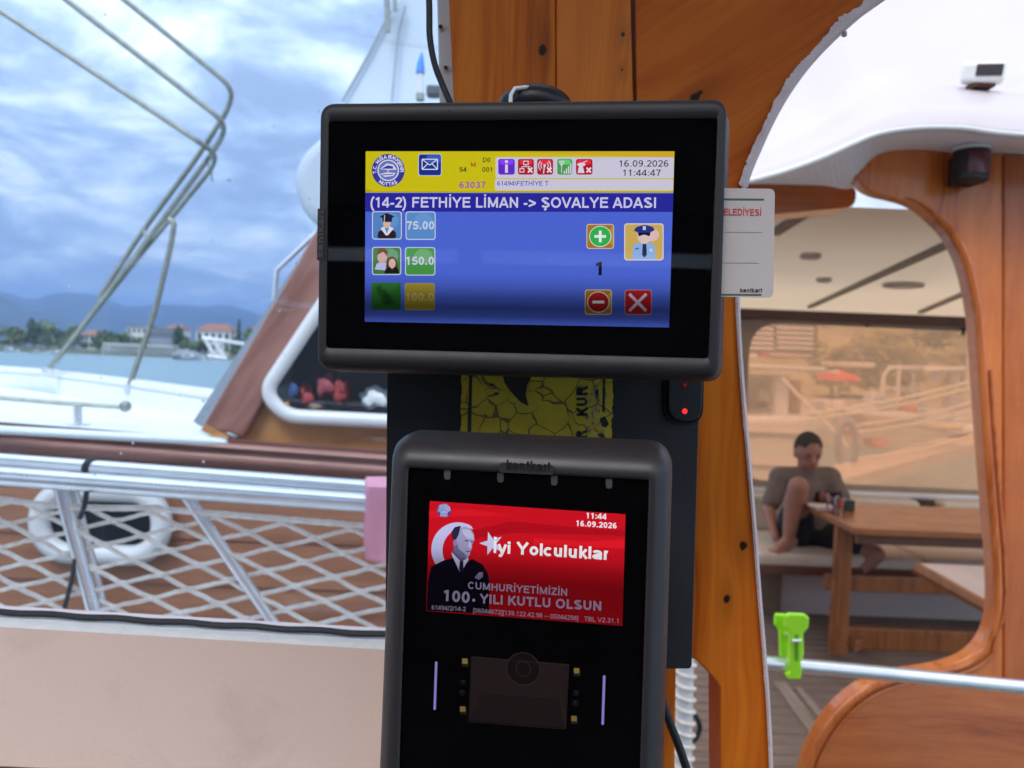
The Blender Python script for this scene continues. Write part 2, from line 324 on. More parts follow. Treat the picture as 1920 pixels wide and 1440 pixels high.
def glyph(ch, t):
    """plain grotesque letters drawn as pen strokes; capital height 1, pen width t"""
    h = t / 2; B, T = h, 1 - h; M = .53; X = .74 - h; xm = .74 / 2
    def O(x0, x1, y0, y1): return E_((x0 + x1) / 2, (y0 + y1) / 2, (x1 - x0) / 2, (y1 - y0) / 2, 0, 360, 22)
    l, r = .10 + h, .90 - h
    D = {
     'A': (.93, [[(.02 + h * .6, 0), (.465, 1 - h * .2)], [(.465, 1 - h * .2), (.91 - h * .6, 0)], [(.2, .30), (.73, .30)]]),
     'B': (.93, [[(l, 0), (l, 1)], [(l, T), (.5, T)] + E_(.5, .765, .27, .235 - h, 90, -90, 8)[0:] + [(l, M)], [(l, M), (.52, M)] + E_(.52, .265 + h * .5, .30, .265 - h * .5, 90, -90, 8) + [(l, B)]]),
     'C': (1.0, [E_(.52, .5, .42 - h + .02, .5 - h + .01, 42, 318, 20)]),
     'D': (1.0, [[(l, 0), (l, 1)], [(l, T), (.46, T)] + E_(.46, .5, .47 - h, .5 - h, 90, -90, 14) + [(l, B)]]),
     'E': (.90, [[(l, 0), (l, 1)], [(l, T), (.84, T)], [(l, M), (.79, M)], [(l, B), (.86, B)]]),
     'F': (.84, [[(l, 0), (l, 1)], [(l, T), (.80, T)], [(l, M - .02), (.72, M - .02)]]),
     'G': (1.08, [E_(.54, .5, .45 - h, .5 - h + .01, 48, 322, 20) + [(.94 - h, .24)], [(.94 - h, .05), (.94 - h, .46)], [(.56, .46), (.94, .46)]]),
     'H': (1.0, [[(l, 0), (l, 1)], [(r, 0), (r, 1)], [(l, M), (r, M)]]),
     'I': (.39, [[(.195, 0), (.195, 1)]]),
     'K': (.93, [[(l, 0), (l, 1)], [(l, .36), (.83, 1)], [(.38, .60), (.87, 0)]]),
     'L': (.776, [[(l, 0), (l, 1)], [(l, B), (.74, B)]]),
     'M': (1.16, [[(l, 0), (l, 1)], [(1.06 - h, 0), (1.06 - h, 1)], [(l, 1 - h * .5), (.58, h)], [(.58, h), (1.06 - h, 1 - h * .5)]]),
     'N': (1.0, [[(l, 0), (l, 1)], [(r, 0), (r, 1)], [(l, 1 - h), (r, h)]]),
     'O': (1.08, [O(.06 + h, 1.02 - h, B - .01, T + .01)]),
     'R': (1.0, [[(l, 0), (l, 1)], [(l, T), (.56, T)] + E_(.56, .74, .29 - h * .5, .26 - h, 90, -90, 8) + [(l, .48 + h)], [(.52, .48 + h), (.90, 0)]]),
     'S': (.93, [E_(.465, .745, .33 - h * .5, .255 - h, 20, 270, 12) + E_(.465, .265, .37 - h * .5, .265 - h, 90, -160, 12)]),
     'T': (.85, [[(.425, 0), (.425, 1)], [(.02, T), (.83, T)]]),
     'U': (1.0, [[(l, 1), (l, .38)] + E_(.5, .38, .5 - l, .38 - h, 180, 360, 12) + [(r, 1)]]),
     'V': (.93, [[(.02 + h * .6, 1), (.465, h * .2)], [(.465, h * .2), (.91 - h * .6, 1)]]),
     'Y': (.93, [[(.02 + h * .6, 1), (.465, .45)], [(.91 - h * .6, 1), (.465, .45)], [(.465, 0), (.465, .48)]]),
     'Z': (.85, [[(.06, T), (.79, T)], [(.79 - h, T), (.06 + h, B)], [(.04, B), (.81, B)]]),
     '0': (.776, [O(.06 + h, .716 - h, B - .01, T + .01)]),
     '1': (.776, [[(.44, 0), (.44, 1)], [(.44, .96 - h * .4), (.34, .84), (.17, .74 + h * .4)]]),
     '2': (.776, [E_(.388, .72, .31 - h * .5, .28 - h, 165, -25, 12) + [(.12 + h, B + .02)], [(.06, B), (.71, B)]]),
     '3': (.776, [E_(.37, .755, .27 - h * .5, .245 - h, 160, -90, 12), E_(.37, .275, .31 - h * .5, .275 - h, 90, -165, 12)]),
     '4': (.776, [[(.54, 0), (.54, 1)], [(.54, .97), (.05, .30)], [(.03, .26), (.74, .26)]]),
     '5': (.776, [[(.66, T), (.20, T)], [(.22, T), (.15, .50)], E_(.37, .325, .32 - h * .5, .325 - h, 138, -160, 14)]),
     '6': (.776, [O(.07 + h, .71 - h, B, .63 - h), E_(.45, .5, .38 - h, .5 - h, 195, 62, 12)]),
     '7': (.776, [[(.06, T), (.72, T)], [(.70 - h * .6, T), (.44, .5), (.30 + h * .4, 0)]]),
     '8': (.776, [O(.11 + h, .666 - h, .53, T), O(.06 + h, .716 - h, B, .53)]),
     '9': (.776, [O(.07 + h, .71 - h, .37 + h, T), E_(.33, .5, .38 - h, .5 - h, 15, -118, 12)]),
     '.': (.39, [[(.195 - t * .55, t * .55), (.195 + t * .55, t * .55)]]), ':': (.39, [[(.195 - t * .55, t * .55), (.195 + t * .55, t * .55)], [(.195 - t * .55, .64), (.195 + t * .55, .64)]]),
     '-': (.465, [[(.05, .36), (.42, .36)]]), '>': (.82, [[(.08, .72), (.74, .43)], [(.74, .43), (.08, .14)]]), '/': (.39, [[(.02, -.02), (.37, 1.02)]]), '\\': (.39, [[(.02, 1.02), (.37, -.02)]]),
     '(': (.465, [E_(.62, .36, .42, .72, 112, 248, 12)]), ')': (.465, [E_(-.16, .36, .42, .72, 68, -68, 12)]), '[': (.39, [[(.16, -.28), (.16, 1)], [(.1, 1 - h), (.38, 1 - h)], [(.1, -.28 + h), (.38, -.28 + h)]]), ']': (.39, [[(.23, -.28), (.23, 1)], [(.01, 1 - h), (.29, 1 - h)], [(.01, -.28 + h), (.29, -.28 + h)]]),
     'a': (.776, [E_(.37, .50, .26, .24 - h, 165, 0, 8) + [(.63, .10), (.67, 0)], E_(.36, .21, .27 - h * .4, .21 - h, 40, 270, 10) + [(.45, B), (.63, .22)], [(.63, .43), (.40, .40 - h * .3), (.30, .38)]]),
     'c': (.70, [E_(.37, xm, .31 - h * .5, xm - h, 48, 312, 16)]),
     'e': (.776, [[(.09, xm), (.66, xm)] + E_(.385, xm, .31 - h * .5, xm - h, 0, 318, 18)]),
     'i': (.31, [[(.155, 0), (.155, .74)], [(.155, 1 - t), (.155, 1)]]), 'l': (.31, [[(.155, 0), (.155, 1)]]),
     'k': (.70, [[(.08 + h, 0), (.08 + h, 1)], [(.08 + h, .25), (.60, .74)], [(.27, .44), (.64, 0)]]),
     'n': (.776, [[(.09 + h, 0), (.09 + h, .74)], E_(.385, .74 - .26 - h * .2, .295 - h, .26 - h * .8, 180, 0, 10) + [(.68 - h, 0)]]),
     'o': (.776, [O(.06 + h, .716 - h, B, X)]), 'r': (.465, [[(.09 + h, 0), (.09 + h, .74)], E_(.33, .46, .24 - h, .28 - h, 180, 70, 8)]),
     't': (.39, [[(.20, .96), (.20, .16), (.24, B + .01), (.37, B)], [(.02, .74 - h), (.37, .74 - h)]]),
     'u': (.776, [[(.09 + h, .74), (.09 + h, .27)] + E_(.385, .27, .295 - h, .27 - h, 180, 360, 10), [(.68 - h, 0), (.68 - h, .74)]]),
     'y': (.70, [[(.03 + h * .5, .74), (.35, .02)], [(.67 - h * .5, .74), (.36, .0), (.26, -.20), (.10, -.28 + h)]]), ' ': (.39, [])}
    if ch == 'İ': return .39, D['I'][1] + [[(.195, 1.10), (.195, 1.10 + t)]]
    if ch == 'Ş': return .93, D['S'][1] + [[(.47, 0), (.5, -.12), (.36, -.22)]]
    if ch == 'Ğ': return 1.08, D['G'][1] + [E_(.54, 1.28, .17, .14, 200, 340, 8)]
    if ch == 'Ü': return 1.0, D['U'][1] + [[(.33, 1.10), (.33, 1.10 + t)], [(.67, 1.10), (.67, 1.10 + t)]]
    if ch == 'Ş': return D['S']
    return D[ch]
def text2d(s, size=1.0, bold=0.0):
    """returns vertices/faces, capital height .70"""
    t = .115 + bold * 3.0; x = 0; vs = []; fs = []
    for ch in s:
        w, st = glyph(ch, t)
        for l in st:
            l = [V(p) for p in l]; l = [p for i, p in enumerate(l) if i == 0 or (p - l[i - 1]).length > 1e-5]
            n = len(l)
            if n < 2: continue
            closed = (l[0] - l[-1]).length < 1e-4 and n > 3; b = len(vs)
            for i in range(n):
                if closed: p0 = l[i - 1] if i else l[-2]; p1 = l[i + 1] if i < n - 1 else l[1]
                else: p0 = l[max(i - 1, 0)]; p1 = l[min(i + 1, n - 1)]
                d0 = (l[i] - p0); d1 = (p1 - l[i]); d0 = d0.normalized() if d0.length else d1.normalized(); d1 = d1.normalized() if d1.length else d0
                d = (d0 + d1); d = d.normalized() if d.length > 1e-6 else d0; nn = V((-d.y, d.x)); k = min(1.6, 1 / max(.35, d.dot(d1))) * t / 2
                vs += [V(((l[i] + nn * k).x + x, (l[i] + nn * k).y)) * .70, V(((l[i] - nn * k).x + x, (l[i] - nn * k).y)) * .70]
            for i in range(n - 1): fs.append((b + 2 * i, b + 2 * i + 1, b + 2 * i + 3, b + 2 * i + 2))
        x += w
    return vs, fs

# ---------------------------------------------------------------- shared materials
white_paint = plain('white paint', (.78, .78, .77), .35, var=.05, bump=.1, dirt=((.55, .5, .44), 14, .62, .35))
cream_wall = plain('cream wall paint', (.90, .67, .57), .42, var=.05, sc=4, bump=.15, bsc=240, dirt=((.52, .40, .33), 7, .58, .35))
gel_white = plain('white gelcoat', (.76, .75, .75), .25, var=.03, sc=2, dirt=((.66, .62, .58), 3.2, .6, .35))
deck_white = plain('pale deck paint', (.78, .82, .84), .6, var=.05, sc=5, dirt=((.6, .62, .62), 5, .6, .4))
steel = plain('stainless steel', (.78, .79, .80), .30, .9, var=.08, sc=18)
steel_dull = plain('weathered steel', (.30, .31, .265), .45, .7, var=.2, sc=30)
rubber = plain('black rubber', (.012, .014, .018), .55, var=.2, bump=.2)
black_plastic = plain('black plastic', (.010, .010, .013), .42, var=.15, sc=40, bump=.12, bsc=900)
grey_plastic = plain('charcoal plastic', (.03, .027, .03), .40, var=.1, sc=30, bump=.10, bsc=1500)
grey_metal = plain('grey metal casing', (.030, .026, .029), .42, .15, var=.08, sc=20, bump=.06, bsc=1500)
rope_mat = plain('rope', (.97, .80, .70), .8, var=.2, sc=60, bump=.5, bsc=300)
beige_cloth = plain('beige vinyl cushion', (.62, .52, .42), .6, var=.06)
canvas = plain('beige canvas', (.34, .25, .18), .85, var=.08, sc=8, bump=.2, bsc=200)
def thin_cloth(name, c, f):
    m, nt, out = newmat(name); g = G(nt); t = g.n('ShaderNodeTexCoord'); n = g.noise(t.outputs['Object'], 1.6, 4); col = g.ramp(n, [(.3, tuple(v * .94 for v in c)), (.7, c)])
    a = g.n('ShaderNodeBsdfDiffuse'); b = g.n('ShaderNodeBsdfTranslucent'); x = g.n('ShaderNodeMixShader'); x.inputs[0].default_value = f
    g.l(col, a.inputs[0]); g.l(col, b.inputs[0]); g.l(a.outputs[0], x.inputs[1]); g.l(b.outputs[0], x.inputs[2]); g.l(x.outputs[0], out.inputs[0]); return m
ceil_mat = thin_cloth('cream awning', (.84, .61, .40), .40)
dark_red = plain('dark mahogany beam', (.055, .018, .012), .4, var=.2)
kn = lambda px, py, y, r: (ony(px, py, y), r)
YP = .56
pine = wood('pine post', (.34, .060, .004), (.60, .130, .009), (.74, .195, .016), 0, fq=42, stretch=1.3, knots=[kn(1017, 93, YP, .0042)], warp=.03, rough=.42, coat=.03)
pine2 = wood('pine plank', (.31, .055, .004), (.57, .122, .009), (.71, .185, .016), 4, fq=30, stretch=1.1, knots=[kn(1168, 64, YP, .0018), kn(1166, 130, YP, .0014)], warp=.06, rough=.42, coat=.08, seed=5)
pine_arch = wood('pine arch board', (.28, .045, .003), (.50, .095, .007), (.63, .145, .012), 52, fq=26, stretch=1.2, knots=[kn(1303, 184, YP, .0042), kn(1313, 174, YP, .002)], warp=.05, rough=.45, coat=.03, seed=9)
pine_leg = wood('pine leg board', (.32, .058, .004), (.56, .125, .009), (.70, .185, .016), -1.5, fq=34, stretch=1.1, knots=[kn(1392, 1022, YP, .0034), kn(1362, 1122, YP, .0030)], warp=.045, rough=.42, coat=.03, seed=14)
varnish = wood('orange varnished wood', (.42, .085, .014), (.64, .160, .028), (.76, .225, .046), 0, fq=22, stretch=1.0, warp=.06, rough=.22, coat=.6, seed=21, blot=.3)
varnish_red = wood('red varnished wood', (.34, .075, .02), (.50, .13, .034), (.60, .18, .05), 90, fq=26, stretch=1.5, warp=.04, rough=.2, coat=.6, seed=27)
mahog = wood('weathered mahogany', (.24, .095, .070), (.36, .16, .125), (.45, .23, .19), 90, fq=30, stretch=.9, warp=.03, rough=.4, coat=.3, seed=33)
hull_wood = wood('varnished hull planking', (.24, .090, .046), (.35, .140, .072), (.45, .20, .105), 90, fq=16, stretch=.8, warp=.04, rough=.4, coat=.3, seed=40)
ply = wood('golden plywood', (.40, .17, .055), (.52, .24, .08), (.58, .28, .10), 80, fq=14, stretch=1.5, warp=.05, rough=.4, coat=.3, seed=44)
teak = wood('grey teak planking', (.15, .105, .085), (.22, .16, .13), (.28, .21, .17), 90, plane='xy', fq=40, stretch=2, warp=.01, rough=.6, coat=0, seed=50)
table_wood = wood('table wood', (.22, .065, .020), (.34, .115, .036), (.44, .165, .058), 90, plane='xy', fq=30, stretch=1.2, rough=.3, coat=.4, seed=60)

# ================================================================= OUTDOORS: water, hills, shore
def water():
    m, nt, out = newmat('harbour water'); g = G(nt); b = g.n('ShaderNodeBsdfPrincipled'); t = g.n('ShaderNodeTexCoord')
    b.inputs['Base Color'].default_value = (.16, .28, .30, 1); b.inputs['Roughness'].default_value = .25
    n = g.noise(t.outputs['Object'], .9, 6, .6, mp=(.5, 1, 1)); n2 = g.noise(t.outputs['Object'], .03, 4, .6, mp=(.25, 1, 1))
    bu = g.n('ShaderNodeBump'); bu.inputs['Strength'].default_value = .7; bu.inputs['Distance'].default_value = .3
    g.l(g.m('ADD', n, n2), bu.inputs['Height']); g.l(bu.outputs[0], b.inputs['Normal']); g.l(b.outputs[0], out.inputs[0])
    o = mesh('water', [(-9000, -60, -1), (9000, -60, -1), (9000, 9000, -1), (-9000, 9000, -1)], [(0, 1, 2, 3)], m); setp(o, kind='structure')
    o = mesh('seabed', [(-9500, -200, -1.6), (9500, -200, -1.6), (9500, 9500, -1.6), (-9500, 9500, -1.6)], [(0, 1, 2, 3)], plain('seabed', (.05, .06, .05), .9)); setp(o, kind='structure')
water()
hill_mat = plain('wooded hillside', (.045, .06, .05), .95, var=.4, sc=.004)
def ridge(name, prof, dist, depth, seed, x0=-400, x1=2300):
    """mountain range: crest heights from the skyline, with folded slopes towards the water"""
    mb = MB(); nu, nv = 110, 14
    def crest(px):
        for (a, ya), (b, yb) in zip(prof, prof[1:]):
            if a <= px <= b: t = (px - a) / (b - a); t = t * t * (3 - 2 * t); return ya + (yb - ya) * t
        return prof[0][1] if px < prof[0][0] else prof[-1][1]
    def fn(u, v):
        px = x0 + (x1 - x0) * u; top = ony(px, crest(px), dist)
        h = top.z + 1; s = 1 - abs(v * 2 - 1) ** 1.3
        X = top.x * (1 + (v - .5) * depth / dist); Y = dist + (v - .5) * depth
        nz = noise.fractal(V((X * .0012 + seed, Y * .0012, 0)), 1, 2, 6) * h * .35 * (1 - s) * s * 3
        nz += noise.fractal(V((X * .006, Y * .006, seed)), 1, 2, 4) * h * .035
        return (X, Y, max(-1.2, -1 + h * s + nz - 1.5))
    mb.grid(fn, nu, nv); return setp(mb.build(name, hill_mat, None, True), kind='structure')
ridge('far_mountains', [(-400, 560), (0, 545), (60, 562), (110, 548), (180, 552), (240, 575), (300, 570), (390, 575), (430, 572), (490, 590), (560, 580), (900, 600), (1300, 570), (1600, 600), (2300, 560)], 5200, 2600, 3)
ridge('near_mountain', [(-400, 520), (-100, 545), (0, 552), (45, 580), (100, 585), (140, 612), (220, 640), (420, 655), (2300, 720)], 3600, 1500, 11)
# shore land strip
land_mat = plain('shore ground', (.10, .11, .07), .9, var=.4, sc=.05)
def shoreland():
    mb = MB(); pts = []
    for i in range(61):
        x = -700 + i * 40; y = 300 + 8 * noise.noise(V((i * .4, 0, 0)))
        pts.append((x, y))
    vs = []; fs = []
    for i, (x, y) in enumerate(pts): vs += [(x, y, -1.1), (x, y + 1.5, .3), (x, y + 60, 1.2), (x, 3000, 3)]
    for i in range(60):
        for k in range(3): a = i * 4 + k; fs.append((a, a + 4, a + 5, a + 1))
    mb.add(vs, fs); setp(mb.build('shore', land_mat), kind='structure')
shoreland()
def leafmat(name, c): return plain(name, tuple(v * 1.25 for v in c), .8, var=.5, sc=.6)
LEAF = [leafmat('olive leaves', (.10, .13, .05)), leafmat('dark leaves', (.045, .085, .035)), leafmat('light leaves', (.12, .17, .05))]
SLEAF = [leafmat('lightened olive leaves', (.26, .24, .10)), leafmat('lightened dark leaves', (.17, .18, .08)), leafmat('lightened bright leaves', (.32, .30, .12))]  # slope foliage lightened in colour to brighten the view through the amber sheet
BARK = plain('bark', (.12, .09, .06), .9)
def crown_mesh(rx, ry, rz, n, leaf, seed, lobes=5, cone=False):
    rnd_ = random.Random(seed); mb = MB()
    C = [(V((rnd_.uniform(-.45, .45) * rx, rnd_.uniform(-.45, .45) * ry, rnd_.uniform(-.5, .45) * rz)), rnd_.uniform(.42, .68)) for _ in range(lobes)]
    for _ in range(n):
        if cone:
            t = rnd_.random() ** 1.4; a = rnd_.uniform(0, 6.28); q = (1 - t) * rnd_.uniform(.6, 1) ** .5
            p = V((rx * q * math.cos(a), ry * q * math.sin(a), -rz + 2 * rz * t))
        else:
            c, s = rnd_.choice(C); d = V((rnd_.gauss(0, 1), rnd_.gauss(0, 1), rnd_.gauss(0, 1))).normalized()
            q = rnd_.uniform(.55, 1.05); p = c + V((d.x * rx, d.y * ry, d.z * rz)) * s * q
        a = V((rnd_.gauss(0, 1), rnd_.gauss(0, 1), rnd_.gauss(0, .7))).normalized(); b = a.orthogonal().normalized()
        l = leaf * rnd_.uniform(.5, 1.3)
        mb.add([p - a * l - b * l * .4, p + b * l * .7, p + a * l, p - b * l * .8], [(0, 1, 2, 3)])
    return mb
def tree(loc, h, w, mat, label, group, n=450, cone=False, seed=0, name='tree'):
    t = thing(name, label, 'tree', loc, group)
    t.update_tag(); bpy.context.view_layer
    th = h * (.12 if cone else .35)
    mb = MB(); mb.tube([(0, 0, -.5), (w * .03, 0, th * .6), (-w * .02, w * .03, th), (0, 0, h * .75)], [h * .03, h * .024, h * .018, h * .006], 6)
    if not cone:
        for k in range(4):
            a = k * 1.6 + seed; mb.tube([(0, 0, th * (.8 + .1 * k)), (math.cos(a) * w * .28, math.sin(a) * w * .28, h * (.52 + .06 * k))], [h * .013, h * .004], 5)
    tr = mb.build('trunk', BARK, None); tr.parent = t
    hz = (h - th * .7) / 2
    c = crown_mesh(w / 2, w / 2, hz, n, max(w, h) * (.035 if cone else .052), seed, cone=cone)
    c.v = [q + V((0, 0, th * .7 + hz)) for q in c.v]
    cr = c.build('crown', mat, None, fix=False); cr.parent = t
    return t
# trees along the far shore: (px centre, top y, width px, kind)
SHT = [(-30, 600, 70, 2, 'pale olive tree at the far left end of the shore'), (15, 606, 60, 0, 'low olive tree near the left edge of the shore'), (63, 596, 30, 1, 'tall dark tree on the far shore, leftmost of two tall ones'), (88, 599, 34, 2, 'tall bright tree beside the tall dark shore tree'),
       (45, 618, 56, 0, 'bushy olive tree in front of the two tall shore trees'), (112, 612, 46, 1, 'dark rounded shore tree behind the moored boats'), (138, 600, 26, 2, 'slim green tree standing above the shore hedge'), (150, 618, 44, 0, 'low olive shore tree crossed by the steel rods'),
       (208, 616, 62, 1, 'broad dark tree behind the long white shed'), (228, 620, 44, 2, 'small green tree between the shed and the white houses'), (182, 628, 34, 1, 'dark bush by the left end of the white shed'), (262, 628, 26, 0, 'small tree in front of the modern grey house'),
       (336, 608, 26, 1, 'tall dark tree between the grey and the red roofed house'), (345, 625, 50, 1, 'dark bushy tree below the red roofed house'), (375, 632, 40, 0, 'olive tree to the right of the grey shed'), (447, 598, 13, 1, 'narrow dark cypress on the far shore'), (467, 612, 26, 2, 'bright round tree right of the cypress'), (440, 632, 50, 0, 'low olive tree under the cypress')]
for i, (px, ty, w, k, lb) in enumerate(SHT):
    d = 318 + (i * 7) % 14; base = onz(px, 0, 0); b = ony(px, 655, d); top = ony(px, ty, d)
    cone = w == 13
    tree((b.x, d, .3), top.z - .3, w / F * d, LEAF[k], lb, 'trees on the far shore', 420, cone, i + 1, 'cypress_tree' if cone else 'tree')
for i in range(22):
    px = -40 + i * 25 + random.uniform(-6, 6); d = 312 + random.uniform(-4, 20); b = ony(px, 655, d); tp = ony(px, 630 - random.uniform(-6, 8) + px * .03, d)
    tree((b.x, d, .3), max(2.5, tp.z - .3), random.uniform(32, 46) / F * d, LEAF[(i * 5) % 3], 'one of the low bushy trees in the green band along the far shore', 'low trees in the shore band', 260, False, 80 + i)
# houses on the shore
wall_w = plain('white render', (.72, .70, .68), .8, var=.05, sc=.3); wall_g = plain('grey render', (.30, .33, .38), .8, var=.1, sc=.3)
roof_r = plain('red tiles', (.30, .13, .09), .8, var=.2, sc=2); roof_g = plain('grey roof', (.22, .23, .26), .7, var=.1, sc=1)
win_d = plain('dark window glass', (.03, .04, .06), .15)
def house(px0, px1, ytop, yroof, d, wm, rm, label, rows=2, cols=4, flat=False):
    a = ony(px0, ytop, d); b = ony(px1, ytop, d); x0, x1 = a.x, b.x; z1 = (a.z + b.z) / 2; zr = ony((px0 + px1) / 2, yroof, d).z
    t = thing('house', label, 'house', ((x0 + x1) / 2, d, .3), 'houses on the far shore')
    MB().box(((x0 + x1) / 2, d + 5, (z1 + .2) / 2), (x1 - x0, 10, z1)).build('wall', wm, t)
    m = MB(); ov = .6
    if flat: m.box(((x0 + x1) / 2, d + 5, z1 + .3), (x1 - x0 + ov, 11, .5))
    else:
        xm0 = x0 + (x1 - x0) * .22; xm1 = x1 - (x1 - x0) * .22
        m.add([(x0 - ov, d - .6, z1), (x1 + ov, d - .6, z1), (x1 + ov, d + 10.6, z1), (x0 - ov, d + 10.6, z1), (xm0, d + 5, zr), (xm1, d + 5, zr)], [(0, 1, 5, 4), (1, 2, 5), (2, 3, 4, 5), (3, 0, 4), (0, 3, 2, 1)])
    m.build('roof', rm, t)
    me = None
    for r_ in range(rows):
        for c in range(cols):
            ww = (x1 - x0) / cols
            cx = x0 + ww * (c + .5); cz = .3 + (z1 - .3) * (r_ + .55) / rows
            MB().box((cx, d - .02, cz), (ww * .5, .12, (z1 - .3) / rows * .5)).build('window', win_d, t)
house(150, 185, 628, 618, 322, wall_w, roof_r, 'white house with red roof behind the rods')
house(238, 275, 612, 606, 326, wall_w, roof_g, 'white modern house with a flat overhanging roof', 3, 4, True)
house(280, 325, 618, 612, 320, wall_g, roof_g, 'grey blue modern house with tall dark windows', 2, 7, True)
house(310, 340, 616, 608, 336, wall_w, roof_r, 'small house with red roof behind the grey blue house')
house(368, 432, 620, 606, 322, wall_w, roof_r, 'large white house under a broad red tiled roof', 2, 5)
house(460, 500, 620, 612, 330, wall_w, roof_r, 'white house right of the cypress')
def shed():
    a = ony(193, 646, 301); b = ony(322, 652, 301); z0 = -1; zt = ony(250, 645, 301).z
    t = thing('boat_shed', 'long low pale shed with open bays on the waterline', 'shed', ((a.x + b.x) / 2, 301, -1))
    MB().box(((a.x + b.x) / 2, 304, zt - .25), (b.x - a.x, 6, .5)).build('roof', wall_w, t)
    MB().box(((a.x + b.x) / 2, 306, (zt - .5) / 2), (b.x - a.x, 1, zt - .5)).build('wall', plain('cream shed wall', (.62, .62, .5), .8), t)
    n = 18
    for i in range(n + 1):
        x = a.x + (b.x - a.x) * i / n; MB().box((x, 301.2, (zt - .5) / 2 - .3), (.3, .3, zt + .2)).build('pillar', wall_w, t)
    c = ony(322, 652, 302); d_ = ony(392, 660, 302)
    t2 = thing('boat_shed', 'low dark grey roofed shed right of the pale shed', 'shed', ((c.x + d_.x) / 2, 303, -1))
    MB().add([(c.x + .6, 300, -.3), (d_.x, 300, -.3), (d_.x - 1, 308, -.3), (c.x + .6, 308, -.3), (c.x + 1, 304, 2.4), (c.x + 5, 304, 2.2)], [(0, 1, 5, 4), (1, 2, 5), (2, 3, 4, 5), (3, 0, 4), (0, 3, 2, 1)]).build('roof', roof_g, t2)
    MB().box(((c.x + d_.x) / 2, 305, -.7), (d_.x - c.x - 4, 5, .8)).build('wall', plain('dark shed wall', (.08, .06, .06), .8), t2)
shed()
def small_boat(px, py, d, L, label, rot=0, sc=1):
    p = ony(px, py, d); p.z = -1
    t = thing('motor_boat', label, 'boat', p, 'boats moored off the far shore')
    Mx = Matrix.Rotation(rot, 3, 'Z')
    m = MB(); hw = L * .16
    def fn(u, v):
        w = hw * (1 - max(0, (u - .55) / .45) ** 2) ; a = v * 2 - 1
        return V(((u - .5) * L, a * w, (.9 + .5 * u * u) * L * .1 * (abs(a) ** .8) - .1)) 
    m.grid(fn, 12, 6); m.grid(lambda u, v: V(((u - .5) * L, (v * 2 - 1) * hw * (1 - max(0, (u - .55) / .45) ** 2), (.9 + .5 * u * u) * L * .1 - .12)), 12, 2)
    m.v = [Mx @ q + p for q in m.v]; m.build('hull', gel_white, t, True)
    c = MB().prism([Mx @ V(q) + p for q in [(-L * .2, -hw * .6, L * .08), (L * .15, -hw * .6, L * .08), (L * .05, -hw * .6, L * .2), (-L * .17, -hw * .6, L * .21)]], Mx @ V((0, hw * 1.2, 0)))
    c.build('cabin', win_d if 0 else gel_white, t)
    MB().prism([Mx @ V(q) + p for q in [(-L * .16, -hw * .62, L * .12), (L * .09, -hw * .62, L * .12), (L * .04, -hw * .62, L * .175), (-L * .15, -hw * .62, L * .18)]], Mx @ V((0, hw * 1.24, 0))).build('window', win_d, t)
small_boat(18, 650, 285, 7, 'white motor boat leftmost off the far shore')
small_boat(70, 652, 280, 5, 'small white boat moored left of the rods', .4)
small_boat(103, 654, 270, 6, 'white cabin boat just left of the rods', 3.0)
small_boat(355, 668, 230, 9, 'low white boat right of the sheds', .2)

# ================================================================= NEIGHBOURING WOODEN BOAT (left)
YH = 2.3; YC = 2.345
nb = thing('wooden_boat', 'varnished wooden boat with pale deck moored alongside the window', 'boat', (-1, 2.6, -1))
zt = ony(0, 812, YH).z; zt2 = ony(430, 836, YH).z
def hull():
    a = ony(-500, 830, YH); m = MB()
    pl = []
    n = 9
    for k in range(n):
        z1 = zt - .02 - k * .135; z0 = z1 - .1343
        yo = YH + .10 * (k / n) ** 1.5
        o = MB().box((-1.8, yo + .02, (z0 + z1) / 2), (4.1, .04, z1 - z0)).build('plank', hull_wood, nb); bevel(o, .004, 2)
    MB().box((-1.81, YH + .55, -.1), (4.1, .8, 2.4)).build('hull', mahog, nb)
hull()
def rail_band(y0a, y0b, y1a, y1b, yy, mat, name, x0=-400, x1=1120, bulge=.03):
    sa = (y0b - y0a) / 725; sb = (y1b - y1a) / 725
    m = MB(); rows = 8
    def fn(u, v):
        px = x0 + (x1 - x0) * u; ya = y0a + sa * px; yb = y1a + sb * px
        p = ony(px, ya + (yb - ya) * v, yy); p.y -= bulge * math.sin(math.pi * v); return p
    m.grid(fn, 20, rows); o = m.build(name, mat, nb, True, fix=False)
    s = o.modifiers.new('s', 'SOLIDIFY'); s.thickness = .03; s.offset = 1; return o
rail_band(806, 862, 848, 898, YH - .03, mahog, 'rub_rail')
rail_band(800, 852, 812, 866, YH - .05, mahog, 'cap_rail', bulge=.02)
